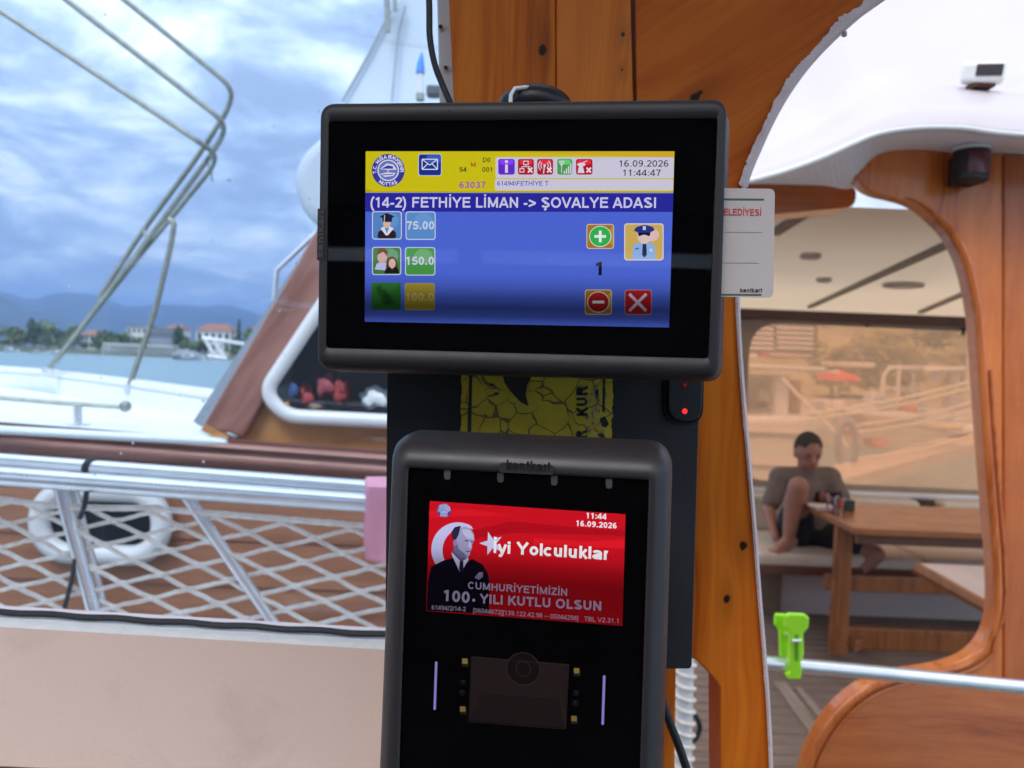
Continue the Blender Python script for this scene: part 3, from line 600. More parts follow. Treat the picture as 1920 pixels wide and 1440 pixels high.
# deck
dk = [onz(px, 806 + px * .062, zt) for px in (-500, 0, 250, 430)]
far = [ony(-500, 668, 6.4), ony(0, 700, 4.6), ony(120, 712, 4.0), ony(240, 728, 3.5), ony(400, 752, 2.95), ony(700, 790, 2.7)]
deckpts = [V((p.x, p.y, zt + .012)) for p in [V((-4, YH - .02, 0)), V((ony(424, 828, YH).x, YH - .02, 0)), V((ony(428, 828, YH).x + .02, YC + .07, 0)), V((.24, YC + .07, 0))]] + [V((p.x + (.5 if i == 5 else 0), p.y, zt + .012)) for i, p in reversed(list(enumerate(far)))]
MB().prism(deckpts, (0, 0, -.03)).build('deck', deck_white, nb)
bulw = MB(); pts = spline([V((p.x, p.y, p.z)) for p in far], 6)
for dz in (0, 1):
    vs = []
n_ = len(pts)
bulw.add([(p.x, p.y, zt) for p in pts] + [(p.x, p.y, p.z) for p in pts] + [(p.x * 1.0, p.y + .06, p.z) for p in pts] + [(p.x, p.y + .06, zt) for p in pts],
         [(i + r_ * n_, i + 1 + r_ * n_, i + 1 + (r_ + 1) * n_, i + (r_ + 1) * n_) for i in range(n_ - 1) for r_ in range(3)])
bulw.build('bulwark', deck_white, nb)
MB().tube([p + V((0, .03, .02)) for p in pts], .022, 8).build('bulwark_cap', gel_white, nb, True)
# stern line of white toe kerb on the near deck edge
MB().tube([onz(px, py, zt + .02) for px, py in ((-300, 788), (0, 806), (200, 817), (380, 826), (425, 829))], [.012, .012, .012, .012, .006], 8).build('toe_rail', deck_white, nb, True)
# handrail on the deck with its stand
hr = thing('handrail', 'short low steel handrail on the pale deck, end knob facing right', 'handrail', onz(148, 798, zt))
hr.parent = None
MB().tube([at(-120, 738, 2.45), at(0, 746, 2.47), at(120, 756, 2.5), at(228, 763, 2.52)], .0075, 8).build('rail', steel_dull, hr, True)
MB().ball(at(235, 762, 2.52), .019, 10).build('end_knob', steel_dull, hr, True)
MB().tube([at(145, 760, 2.5), at(146, 796, 2.5)], .014, 10).tube([at(146, 795, 2.5), at(146, 800, 2.5)], .036, 14).build('stand', steel, hr, True)
# thin steel gallows frame
gf = thing('steel_rod_frame', 'tall frame of thin bent steel rods standing on the pale deck', 'frame', (ony(95, 690, 4).x, 4.0, zt))
def rod(px, name='rod', r=.0125, d0=4.0, d1=4.0):
    n = len(px); l = [at(p[0], p[1], d0 + (d1 - d0) * i / (n - 1)) for i, p in enumerate(px)]
    MB().tube(rnd_open(l, .10), r, 8).build(name, steel_dull, gf, True)
def rnd_open(l, r, n=6):
    out = [l[0]]
    for i in range(1, len(l) - 1):
        p = l[i]; a = l[i - 1] - p; b = l[i + 1] - p; q = min(r, a.length * .45, b.length * .45); A = p + a.normalized() * q; B = p + b.normalized() * q
        for k in range(n + 1): t = k / n; out.append(A.lerp(p, t).lerp(p.lerp(B, t), t))
    return out + [l[-1]]
rod([(170, -52), (437, 165), (428, 205), (372, 292), (270, 430), (187, 556)], d0=3.5, d1=4.2)
rod([(60, -50), (418, 226), (420, 250), (395, 292), (280, 446), (92, 692)], d0=3.3, d1=4.0)
rod([(-70, -26), (376, 268), (404, 288), (400, 312), (318, 412), (276, 462), (92, 692)], r=.0115, d0=3.2, d1=4.05)
rod([(316, 410), (327, 418), (320, 462), (292, 580), (243, 722)], d0=3.5, d1=3.5)
rod([(268, 432), (276, 444), (286, 440)], 'cross_rod', .010, 3.9, 3.9)
MB().tube([at(388, 262, 3.7), at(394, 285, 3.7), at(386, 300, 3.7), at(397, 325, 3.7), at(398, 340, 3.7)], .003, 5).build('frayed_cord', rubber, gf)
MB().tube([at(92, 690, 4.0), at(90, 700, 4.0)], .03, 10).tube([at(243, 720, 3.5), at(242, 738, 3.5)], .022, 10).build('foot_socket', steel, gf, True)
# cabin with raked front
slab('cabin_side', [(600, 440), (452, 815), (425, 832), (428, 870), (1080, 905), (1080, 440)], YC, .05, ply, nb)
slab('raked_trim', [(560, 440 + 48), (595, 425), (690, 425), (600, 568), (520, 700), (455, 822), (430, 812), (376, 804)], YC - .045, .05, wood('raked mahogany', (.22, .085, .062), (.33, .145, .11), (.41, .20, .165), 33, fq=5, stretch=.6, warp=.02, rough=.35, coat=.3, seed=35), nb, .008)
slab('windscreen', [(552, 500), (590, 440), (376, 800), (362, 790)], YC + .03, .6, glassy('windscreen glass', (.75, .85, .95), 1.5, .25), nb)
MB().prism([ony(376, 806, YC - .047), ony(425, 832, YC - .047), ony(430, 818, YC - .047), ony(385, 795, YC - .047)], (0, .02, 0)).build('bare_wood_corner', ply, nb)
winc = rnd([ony(640, 520, YC - .05), ony(497, 735, YC - .05), ony(535, 780, YC - .05), ony(950, 801, YC - .05), ony(950, 520, YC - .05)], [.05, .12, .10, .08, .08], 8)
fr = MB().tube(winc, .022, 10, closed=True).build('window_frame', gel_white, nb, True)
inn = rnd([ony(655, 530, YC - .03), ony(517, 733, YC - .03), ony(545, 768, YC - .03), ony(940, 790, YC - .03), ony(940, 530, YC - .03)], [.05, .10, .08, .07, .07], 8)
MB().tube([p + V((0, -.012, 0)) for p in inn], .006, 6, closed=True).build('window_gasket', rubber, nb)
MB().prism([p + V((0, -.024, 0)) for p in inn], (0, .004, 0)).build('window_pane', glassy('boat window glass', (.9, .93, .95), 1.5), nb)
# flat dark sheet behind the pane, its colour standing in for the unlit saloon
MB().prism([p + V((0, -.016, 0)) for p in inn], (0, .003, 0)).build('window_backing', plain('saloon darkness', (.02, .022, .03), .6), nb)
for i, (px, py, w, h, c, lb) in enumerate([(575, 740, 30, 34, (.35, .05, .05), 'red bag behind the boat window'), (610, 722, 34, 40, (.30, .06, .07), 'dark red jacket behind the boat window'), (640, 735, 30, 45, (.33, .04, .04), 'crumpled red cloth behind the boat window'),
        (552, 732, 16, 28, (.03, .07, .2), 'blue bag behind the boat window'), (590, 762, 40, 14, (.25, .16, .12), 'brown box low behind the boat window'), (700, 745, 48, 40, (.8, .82, .85), 'round white pot behind the boat window'), (540, 758, 12, 14, (.5, .25, .1), 'small orange cup behind the boat window')]):
    p = ony(px, py, YC - .045); mb_ = MB().ball((0, 0, 0), (w / F * 1.35, .012, h / F * 1.35), 20); mb_.v = [q * (1 + .5 * noise.noise(q * 45 + V((i * 3, 0, 0)))) for q in mb_.v]; o = mb_.build(['bag', 'jacket', 'cloth', 'bag', 'box', 'pot', 'cup'][i], plain('stow%d' % i, c, .7, var=.4, sc=40), None, True)
    o.location = p; setp(o, lb, ['bag', 'jacket', 'cloth', 'bag', 'box', 'pot', 'cup'][i])
# porthole
def stadium(px0, px1, py0, py1, y, n=8, sl=.0):
    a = ony(px0, py0, y); b = ony(px1, py1 + sl, y); x0, x1 = a.x, b.x; z1, z0 = a.z, b.z; r = (z1 - z0) / 2 * .97; out = []
    for cx, cz, a0 in ((x1 - r, z1 - r, 90), (x1 - r, z0 + r, 0), (x0 + r, z0 + r, -90), (x0 + r, z1 - r, -180)):
        out += [V((cx + r * math.cos(R(a0 - 90 * k / n)), y, cz + r * math.sin(R(a0 - 90 * k / n)))) for k in range(n + 1)]
    return out
rim = stadium(76, 302, 916, 1044, YH - .03); MB().tube(rim, .030, 12, closed=True).build('porthole_rim', gel_white, nb, True)
MB().prism(stadium(84, 292, 926, 1030, YH - .02), (0, .015, 0)).build('porthole_surround', gel_white, nb)
MB().prism(stadium(94, 284, 938, 1024, YH - .024), (0, .003, 0)).build('porthole_glass', plain('porthole glass', (.006, .008, .012), .5, spec=.1), nb)
# flybridge shell and screen
def shell(name, px, d, th, mat, bev):
    pts = rnd([at(p[0], p[1], d) for p in px], .12, 6); o = MB().prism(pts, fwd * th).build(name, mat, nb); bevel(o, bev, 4, 30); return sm_by_angle(o, 50)
shell('flybridge', [(640, 225), (600, 252), (560, 290), (546, 335), (560, 390), (600, 430), (1000, 440), (1000, 200)], 3.6, .9, plain('pale flybridge gelcoat', (.50, .55, .62), .4, var=.05), .08)
shell('windscreen_cover', [(733, 20), (642, 190), (600, 262), (1000, 262), (1000, -60), (780, -60)], 4.0, .5, plain('pale canvas cover', (.60, .67, .75), .7, var=.05, sc=2), .03)
MB().tube([at(760, 12, 3.96), at(748, 60, 3.96), at(740, 130, 3.96), at(735, 190, 3.96)], .006, 6).tube([at(733, 20, 3.98), at(690, 105, 3.98), at(642, 190, 3.98)], .008, 6).build('cover_seam', plain('grey seam', (.33, .36, .40), .6), nb)
MB().tube([at(727, 60, 3.9), at(724, -60, 3.9)], .014, 8).build('mast', steel_dull, nb, True); MB().tube([at(741, 20, 3.9), at(738, -60, 3.9)], .011, 8).build('mast', steel_dull, nb, True)
MB().tube([at(600, 430, 3.0), at(519, 507, 3.0), at(513, 576, 3.0)], .0095, 8).build('side_handrail', steel, nb, True)
lampp = thing('mast_lamp', 'slim pale lamp with a bright blue cap beside the black cable', 'lamp', at(788, 185, 2.2))
MB().tube([at(788, 185, 2.2), at(788, 136, 2.2)], .009, 10).build('lamp_body', gel_white, lampp, True)
MB().tube([at(788, 138, 2.2), at(789, 118, 2.2), at(791, 98, 2.2)], [.013, .010, .002], 10).build('cap', plain('blue cap', (.02, .22, .62), .4), lampp, True)
MB().tube([at(788, 188, 2.2), at(788, 176, 2.2)], .012, 10).build('base', steel_dull, lampp, True)
o = MB().box((0, 0, 0), (.035, .03, .028)).build('cleat', plain('dark cleat', (.08, .09, .1), .4), None); bevel(o, .006); o.location = at(813, 172, 2.0); setp(o, 'small dark grey fitting right of the blue capped lamp', 'fitting')

# guard rails on the other side of the far deck (white pulpit seen over the water)
pl = thing('pulpit_rail', 'white tubular pulpit rail seen beyond the cabin windscreen', 'rail', at(390, 700, 6))
for q in ([(380, 634), (462, 646), (455, 690)], [(385, 636), (402, 668)], [(402, 640), (418, 668)], [(390, 668), (425, 672)]):
    MB().tube([at(a, b, 6) for a, b in q], .016, 8).build('tube', gel_white, pl, True)

# ================================================================= OUR BOAT'S SIDE: guard rail, net, cloth
YR = 1.28
gr = thing('guard_rail', 'double polished steel guard rail running outside the window', 'rail', ony(150, 1140, YR))
rr = 17 / F * YR
MB().tube([ony(px, 866 + px * .073, YR + .03) for px in (-300, 100, 400, 860)], rr * .98, 16).build('upper_tube', steel, gr, True)
MB().tube([ony(px, 893 + px * .073, YR - .015) for px in (-300, 100, 400, 860)], rr * 1.05, 16).build('lower_tube', steel, gr, True)
MB().tube([ony(112, 905, YR), ony(178, 1150, YR), ony(185, 1180, YR)], 14 / F * YR, 14).build('post', steel, gr, True)
MB().tube([ony(134, 905, YR + .02), ony(196, 1150, YR + .02)], 9 / F * YR, 12).build('post', steel, gr, True)
MB().tube([ony(350, 930, YR), ony(516, 1172, YR), ony(530, 1190, YR)], 11 / F * YR, 14).build('post', steel, gr, True)
for (px, yy, cy_, rad_) in ((170, YR + .03, 866 + 170 * .073, rr * 1.02),):
    c0 = ony(px, cy_, yy); MB().tube([c0 + V((-.004 * math.cos(R(a)), -math.cos(R(a)) * rad_, math.sin(R(a)) * rad_)) for a in range(-130, 131, 13)], .0035, 8).tube([c0 + V((.004 - .004 * math.cos(R(a)), -math.cos(R(a)) * rad_, math.sin(R(a)) * rad_)) for a in range(-130, 131, 13)], .0035, 8).build('black_strap', rubber, gr, True)
net = thing('rope_net', 'pale rope net with diamond mesh hung below the steel rail', 'net', ony(350, 1180, YR))
def netm():
    y0 = YR - .0
    top = lambda px: (930 + px * .082) if px > 300 else 936 + px * .062 + 6 * math.sin(px * .012)
    mb = MB(); pts = [ony(px, top(px), y0 - .004) for px in range(-200, 861, 6)]
    mb.tube(pts, [.0050 + .0009 * noise.noise(p * 90) for p in pts], 8); 
    mb.build('head_rope', rope_mat, net, True)
    # strands: two families in picture slopes, sagging slightly
    s1 = MB(); s2 = MB(); kn_ = MB()
    W_ = 122.0
    for k in range(-9, 16):
        l = []
        for i in range(-90, 240):
            px = -260 + k * W_ + i * 3.5; py = 945 + i * 3.5 * .52 + (k * W_ - 260 + 300) * .075
            if py < top(px) - 1 or py > 1260 or px > 860: continue
            l.append(ony(px, py + .8 * math.sin(px * .05 + k), y0 + .004 * math.sin(px * .03 + k * 2)))
        if len(l) > 1: s1.tube(rope_jit(l), .0037, 6)
    for k in range(-14, 34):
        l = []
        for i in range(0, 440):
            px = -260 + k * W_ * .92 - 420 + i * 3.5; py = 1262 - i * 3.5 * .235 + (k - 4) * 14 - 100
            if py < top(px) - 1 or py > 1260 or px < -260 or px > 860: continue
            l.append(ony(px, py + .8 * math.sin(px * .05 + k), y0 + .003 + .004 * math.sin(px * .03 + k)))
        if len(l) > 1: s2.tube(rope_jit(l), .0037, 6)
    kb = MB()
    for k1 in range(-9, 16):
        for k2 in range(-14, 34):
            A1 = 945 + (260 - k1 * W_) * .52 + (k1 * W_ + 40) * .075; A2 = 1262 - (680 - k2 * W_ * .92) * .235 + (k2 - 4) * 14 - 100
            px = (A2 - A1) / (.52 + .235); py = A1 + .52 * px
            if -150 < px < 860 and top(px) + 4 < py < 1200: kb.ball(ony(px, py, y0 - .001), (.0075, .0055, .0055), 8)
    setp(kb.build('net_knots', rope_mat, net, True), kind='stuff')
    setp(s1.build('net_strands', rope_mat, net, True), kind='stuff'); setp(s2.build('net_strands', rope_mat, net, True), kind='stuff')
def rope_jit(l):
    return [p + V((0, 0, .0012 * noise.noise(p * 60))) for p in l]
netm()
o = MB().tube([ony(163, 920, YR - .02), ony(158, 950, YR - .025), ony(150, 972, YR - .02)], .004, 6).tube([ony(141, 1048, YR - .01), ony(134, 1090, YR - .01), ony(121, 1140, YR - .01)], .0036, 6).build('hanging_string', rubber, None, True); setp(o, 'thin dark cord hanging from the rail past the porthole', 'cord')
def cloth():
    mb = MB(); pts = []
    def fn(u, v):
        px = 684 + 150 * u; t = v
        # drape over the lower tube: front fall
        if t < .12: a = (t / .12) * math.pi * .5; base = ony(px, 908, YR - .015); p = V((base.x, YR - .0 - rr * 1.5 * math.sin(a), base.z + rr * .5 * math.cos(a)))
        else:
            py = 914 + (t - .12) / .88 * (134 + 6 * math.sin(u * 5)); p = ony(px + 5 * math.sin(t * 7) * (1 - u) * .6, py + u * 4, YR - .052 - .006 * math.sin(u * 14 + t * 3))
        return p
    mb.grid(fn, 18, 24); o = mb.build('pink_cloth', plain('pink towel', (.95, .40, .50), .9, var=.06, sc=30, bump=.4, bsc=400), None, True, fix=False)
    s = o.modifiers.new('s', 'SOLIDIFY'); s.thickness = .003; setp(o, 'pink cloth hung over the steel guard rail', 'cloth')
cloth()
# deck strip of our own boat below the rail
o = MB().box((-1.1, 1.0, .72), (2.4, .7, .06)).build('side_deck', deck_white, None); setp(o, kind='structure')
o = MB().box((-1.1, 1.35, -.1), (2.4, .06, 1.7)).build('hull_side', white_paint, None); setp(o, kind='structure')

# ================================================================= WINDOW (left) AND WALL
YW = .64
gy = lambda px: 1146 + px * .0595
wd = thing('cabin_window', 'large salt-specked cabin window left of the ticket machines', 'window', ony(360, 1180, YW))
MB().prism([ony(-700, gy(-700) + 2, YW), ony(870, gy(870) + 2, YW), ony(870, -420, YW), ony(-700, -420, YW)], (0, .005, 0)).build('pane', glassy('blue tinted window glass', (.90, .955, 1.0), 1.25, .018, (.75, .85, .95), 0, True), wd)
MB().tube([ony(px, gy(px) + 1 + 1.2 * math.sin(px * .05), YW - .004) for px in range(-700, 881, 20)], .0027, 8).build('rubber_seal', rubber, wd, True)
MB().grid(lambda u, v: ony(-700 + 1570 * u, gy(-700 + 1570 * u) + 5, YW) * (1 - v) + ony(-700 + 1570 * u, gy(-700 + 1570 * u) + 30 + (1570 * u - 700) * -.001, YW - .014) * v, 30, 1).build('sill', plain('white sill paint', (.82, .84, .86), .4, var=.06, sc=40, bump=.5, bsc=180, dirt=((.5, .48, .45), 60, .62, .5)), wd)
for s_ in (0,):
    slab('jamb', [(812, -300), (845, -300), (862, 300), (862, 1200), (835, 1200), (824, 200)], YW - .03, .07, white_paint, wd, .002)
scr = MB()
for (px, py) in ((826, 50), (836, 127)):
    scr.tube([ony(px, py, YW - .034), ony(px, py, YW - .031)], .0016, 10)
scr.build('screw', plain('rusty screw', (.10, .05, .03), .7), wd)
wl_ = [ony(-900, gy(-900) + 30, YW - .014), ony(880, gy(880) + 29, YW - .014), ony(880, 2300, YW - .014), ony(-900, 2300, YW - .014)]
o = MB().prism(wl_, (0, .05, 0)).build('wall_panel', cream_wall, None); setp(o, kind='structure')
o = MB().prism([ony(-900, 1400, YW - .016), ony(300, 1452, YW - .016), ony(300, 1500, YW - .05), ony(-900, 1460, YW - .05)], (0, .01, 0)).build('bench_edge', plain('dark wood edge', (.03, .02, .02), .5), None); setp(o, 'dark wooden ledge low on the cream wall', 'ledge')

# ================================================================= POST AND ARCH (wood)
post = thing('wooden_post', 'broad varnished pine post of two planks behind the ticket machines', 'post', ony(1000, 1400, YP))
slab('plank', [(832, -200), (1041, -200), (1043, 600), (1046, 1700), (955, 1700), (905, 600), (850, 182)], YP, .06, pine, post, .0015)
slab('plank', [(1042.2, -200), (1178, -200), (1188, 182), (1196, 600), (1262, 1240), (1268, 1250), (1262, 1700), (1047, 1700), (1044, 600)], YP + .0005, .06, pine2, post, .0015)
arch = thing('arched_frame', 'curved pine door frame arching over the opening to the aft deck', 'frame', ony(1390, 1440, YP))
inner = spline([(1780, -95), (1640, 3), (1570, 62), (1510, 125), (1462, 195), (1425, 270), (1396, 345), (1384, 440), (1384, 520)], 5)
inner = [(p[0], p[1]) for p in [V((a, b)) for a, b in [(q.x, q.y) for q in [V((a, b, 0)) for a, b in [(1780, -95), (1640, 3), (1570, 62), (1510, 125), (1462, 195), (1425, 270), (1396, 345), (1384, 440), (1382, 520)]]]]]
inner = [(q.x, q.y) for q in spline([V((a, b, 0)) for a, b in inner], 6)]
slab('arch_board', [(1187, -300), (1940, -300)] + inner + [(1300, 520), (1200, 520), (1194, 182)], YP - .001, .035, pine_arch, arch, .001)
legr = [(q.x, q.y) for q in spline([V((a, b, 0)) for a, b in [(1382, 522), (1386, 640), (1398, 800), (1412, 960), (1424, 1120), (1434, 1240), (1441, 1340), (1446, 1460), (1452, 1700)]], 5)]
slab('leg_board', [(1198, 522)] + legr + [(1352, 1700), (1350, 1290), (1342, 1276), (1306, 1238), (1290, 1232), (1262, 1236)], YP - .001, .035, pine_leg, arch, .0015)
# torn sealant along the inner edge
def sealant():
    path = [V((a, b, 0)) for a, b in inner + legr]; mb = MB(); L = []; Rr = []
    path2 = []
    for a, b in zip(path, path[1:]):
        n = max(1, int((b - a).length / 1.3))
        for k in range(n): path2.append(a.lerp(b, k / n))
    m = len(path2)
    for i, p in enumerate(path2):
        t = (path2[min(i + 8, m - 1)] - path2[max(i - 8, 0)]).normalized(); nrm = V((-t.y, t.x, 0))
        if nrm.x > 0: nrm = -nrm      # towards the wood
        wtop = 1.0 if p.y < 350 else (.38 if p.y < 900 else .30)
        w = (14 + 9 * noise.noise(V((i * .019, 0, 0))) + 7 * noise.noise(V((i * .07, 3, 0))) + 4 * noise.noise(V((i * .23, 7, 0))) * (1 if noise.noise(V((i * .03, 9, 0))) > 0 else .2)) * wtop * (0.5 + .45 * max(0, min(1, (450 - p.y) / 450)))
        w = max(w, 2.5)
        a = p + nrm * w; b = p - nrm * (1.5 + 4.5 * wtop)
        L.append(ony(a.x, a.y, YP - .003)); Rr.append(ony(b.x, b.y, YP + .012))
        path2[i] = p
    mid = [ony(p.x - 0, p.y, YP - .004) for p in path2]
    mb.add(L + mid + Rr, [(i + r_ * m, i + 1 + r_ * m, i + 1 + (r_ + 1) * m, i + (r_ + 1) * m) for i in range(m - 1) for r_ in range(2)])
    o = mb.build('sealant_strip', plain('torn pale sealant', (.74, .60, .60), .7, var=.12, sc=60, bump=.6, bsc=500, dirt=((.3, .22, .2), 90, .6, .5)), arch, False)
    s = o.modifiers.new('s', 'SOLIDIFY'); s.thickness = .0012; s.offset = 0
    MB().tube([ony(1583, 60, YP), ony(1583, 68, YP)], .0018, 6).build('sealant_drip', plain('grey drip', (.4, .38, .4), .6), arch, True)
sealant()

# ================================================================= TICKET MACHINES
def rotvec(r):
    r = V(r); return Matrix.Rotation(r.length, 4, r.normalized())
def pose(rv, t): return MC @ Matrix.Translation(V(t)) @ rotvec(rv)
M1 = pose((0.02566, -0.06677, -0.020428), (0.0022319, 0.0732746, -0.4014217))
M2 = pose((0.0617477, -0.127064, -0.038025), (0.0058652, -0.0863927, -0.3845046))
class Dev:
    def __init__(s, M):
        s.M = M; s.I = M.inverted(); s.p = M.translation; s.n = (M.to_3x3() @ V((0, 0, 1)))
    def L(s, px, py, z=0):
        w = onpl(px, py, s.p + s.n * z, s.n); q = s.I @ w; return V((q.x, q.y, z))
    def pts(s, l, z=0): return [s.L(a, b, z) for a, b in l]
D1 = Dev(M1); D2 = Dev(M2)
def devthing(name, label, cat, D):
    t = thing(name, label, cat, M=D.M); t['localspace'] = 1; return t
def body_loft(D, inner, outer, ri, ro, prof, name, mat, parent, n=8, back=None):
    """casing: rounded profile swept from the glass edge out to the rim and back"""
    I_ = rnd([V((p.x, p.y, 0)) for p in D.pts(inner)], ri, n); O_ = rnd([V((p.x, p.y, 0)) for p in D.pts(outer)], ro, n); B_ = O_
    if back: B_ = rnd([V((p.x, p.y, 0)) for p in D.pts(back)], ro, n)
    m = len(I_); vs = []; 
    for (t, z, bt) in prof:
        for k in range(m):
            q = I_[k].lerp(O_[k], t) if bt == 0 else O_[k].lerp(B_[k], bt); vs.append(V((q.x, q.y, z)))
    fs = [(i * m + k, i * m + (k + 1) % m, (i + 1) * m + (k + 1) % m, (i + 1) * m + k) for i in range(len(prof) - 1) for k in range(m)]
    fs.append(tuple((len(prof) - 1) * m + k for k in range(m)))
    o = mesh(name, vs, fs, mat, parent); sm_by_angle(o, 55); return o
blk = plain('black screen surround', (.0025, .0025, .004), .6, var=.1, spec=.0)
GL = glassy('cover glass', (.97, .97, .97), 1.33, .006, (.5, .45, .45))
# ---- driver terminal (upper)
con = devthing('ticket_console', 'wide touchscreen ticket console with blue route screen, upper of the two machines', 'touchscreen', D1)
g1 = [(617, 228), (1345, 222), (1328, 672), (612, 652)]; o1 = [(598, 189), (1367, 181), (1351, 714), (592, 695)]; b1 = [(600, 192), (1386, 184), (1371, 718), (594, 698)]
prof1 = [(0, 0.0, 0), (.04, .0006, 0), (.5, .0008, 0), (.75, .0002, 0), (.9, -.0016, 0), (.98, -.0045, 0), (1, -.008, 0), (1, -.012, .25), (1, -.020, .9), (1, -.034, 1.0)]
body_loft(D1, g1, o1, .002, .0085, prof1, 'casing', plain('upper casing plastic', (.013, .010, .012), .5, var=.1, sc=30, bump=.10, bsc=1500), con, back=b1)
def flatpoly(name, pts, z, mat, parent, th=.0004, r=0, n=5):
    pts = [V((p.x, p.y, z)) for p in pts]
    if r: pts = rnd(pts, r, n)
    return MB().prism(pts, (0, 0, -th)).build(name, mat, parent)
flatpoly('surround', D1.pts(g1), -.0009, blk, con, .002, .002)
flatpoly('cover_glass', D1.pts([(615.5, 226), (1346.5, 220), (1329.5, 673.5), (610.5, 653.5)]), -.0001, GL, con, .0003, .002)
BAND1 = [(-.0455, .62), (-.0425, .48), (-.0395, .22), (-.035, .15), (-.030, .32), (-.024, .70), (-.018, .96), (-.012, 1.0), (.045, 1.0)]
BAND2 = [(-.029, .30), (-.018, .25), (-.009, .26), (-.002, .45), (.004, .80), (.012, 1.0), (.029, 1.0)]
EM = {}
def em(D, c):
    k = (id(D), c)
    if k not in EM: EM[k] = emit('display ink %d' % len(EM), s8(*c), BAND1 if D is D1 else BAND2)
    return EM[k]
class Print:
    """flat picture on a display: coloured shapes stacked a hair apart"""
    def __init__(s, D, z, mf=None): s.D = D; s.z = z; s.v = []; s.f = []; s.mi = []; s.mats = []; s.mf = mf or em
    def col(s, c):
        m = s.mf(s.D, c)
        if m not in s.mats: s.mats.append(m)
        return s.mats.index(m)
    def poly(s, px, c, lay=0, r=0, n=4, raw=False):
        pts = px if raw else s.D.pts(px)
        if r: pts = rnd(pts, r, n)
        b = len(s.v); s.v += [V((p.x, p.y, s.z + lay * .00002)) for p in pts]; s.f.append(tuple(range(b, b + len(pts)))); s.mi.append(s.col(c)); return s
    def rect(s, x0, y0, x1, y1, c, lay=0, r=0): return s.poly([(x0, y0), (x1, y0), (x1, y1), (x0, y1)], c, lay, r)
    def disc(s, cx, cy, rx, ry, c, lay=0, n=28, a0=0, a1=360):
        return s.poly([(cx + rx * math.cos(R(a0 + (a1 - a0) * i / n)), cy + ry * math.sin(R(a0 + (a1 - a0) * i / n))) for i in range(n + (0 if a1 - a0 == 360 else 1))], c, lay)
    def line(s, a, b, w, c, lay=0):
        a = V(a); b = V(b); d = (b - a).normalized(); nn = V((-d.y, d.x)) * w / 2
        return s.poly([tuple(a + nn), tuple(b + nn), tuple(b - nn), tuple(a - nn)], c, lay)
    def text(s, t, a, b, h, c, lay=1, bold=.02):
        """baseline from pixel a to pixel b, capital height h pixels"""
        vs, fs = text2d(t, 1.0, bold); x0 = min(v.x for v in vs); x1 = max(v.x for v in vs)
        A = s.D.L(*a); B = s.D.L(*b); ux = (B - A) / (x1 - x0); H = s.D.L(a[0], a[1] - h); hh = (H - A).length / .70
        d = (B - A).normalized(); uy = V((-d.y, d.x, 0)) * hh
        bb = len(s.v); s.v += [A + ux * (v.x - x0) + uy * v.y for v in vs]
        for i in range(bb, len(s.v)): s.v[i].z = s.z + lay * .00002
        k = s.col(c)
        for f in fs: s.f.append(tuple(i + bb for i in f)); s.mi.append(k)
        return s
    def arc_text(s, t, cx, cy, r, h, a0, a1, c, lay=1, flip=False):
        L = len(t)
        for i, ch in enumerate(t):
            if ch == ' ': continue
            a = R(a0 + (a1 - a0) * (i / max(1, L - 1))); vs, fs = text2d(ch, 1.0, .03)
            w = max(v.x for v in vs) + min(v.x for v in vs); rr_ = r
            px = cx + rr_ * math.sin(a); py = cy - rr_ * math.cos(a)
            th = a if not flip else a + math.pi
            ex = V((math.cos(th), math.sin(th))); ey = V((math.sin(th), -math.cos(th))); bb = len(s.v); sc = h / .70
            for v in vs:
                q = V((px, py)) + ex * ((v.x - w / 2) * sc) + ey * ((v.y - .35) * sc); p = s.D.L(q.x, q.y); s.v.append(V((p.x, p.y, s.z + lay * .00002)))
            k = s.col(c)
            for f in fs: s.f.append(tuple(i_ + bb for i_ in f)); s.mi.append(k)
        return s
    def build(s, name, parent):
        o = mesh(name, s.v, s.f, None, None, fix=False)
        for m in s.mats: o.data.materials.append(m)
        for p, i in zip(o.data.polygons, s.mi): p.material_index = i
        # face the viewer
        bm = bmesh.new(); bm.from_mesh(o.data)
        for f in bm.faces:
            f.normal_update()
            if f.normal.z < 0: f.normal_flip()
        bm.to_mesh(o.data); bm.free()
        o.parent = parent; return o
Z0 = -.00085
WHT = (222, 224, 240); WT2 = (200, 206, 232)
d1 = Print(D1, Z0); d1.poly([(685, 283), (1265, 283), (1255, 614), (683, 603)], (78, 104, 214)); DSP = d1.build('display', con)
def P1(): return Print(D1, Z0 + .00012)
q = P1(); q.poly([(685, 283), (1265, 283), (1262.8, 361), (684.6, 360.5)], (206, 194, 22)); q.poly([(930, 283.6), (1264.5, 283.6), (1264, 295), (1100, 289)], (214, 172, 40), 1); q.poly([(684.8, 352), (700, 358), (1262.6, 359), (1262.8, 361), (684.6, 360.5)], (190, 168, 30), 1); q.build('header_bar', DSP)
q = P1(); q.z += .0001; q.rect(929, 294, 1263.6, 333.5, (208, 203, 224), 0, .0008); q.rect(928, 335.5, 1262.8, 356.5, (208, 203, 222), 0, .0008); q.build('status_panel', DSP)
q = P1(); q.z += .0001; q.poly([(684.4, 361.5), (1262.4, 362.5), (1261.2, 397), (684, 396.5)], (42, 42, 158)); q.text('(14-2) FETHİYE LİMAN -> ŞOVALYE ADASI', (694, 388.5), (1230, 389.5), 19.5, (206, 204, 236), 2, .022); q.build('route_title', DSP)
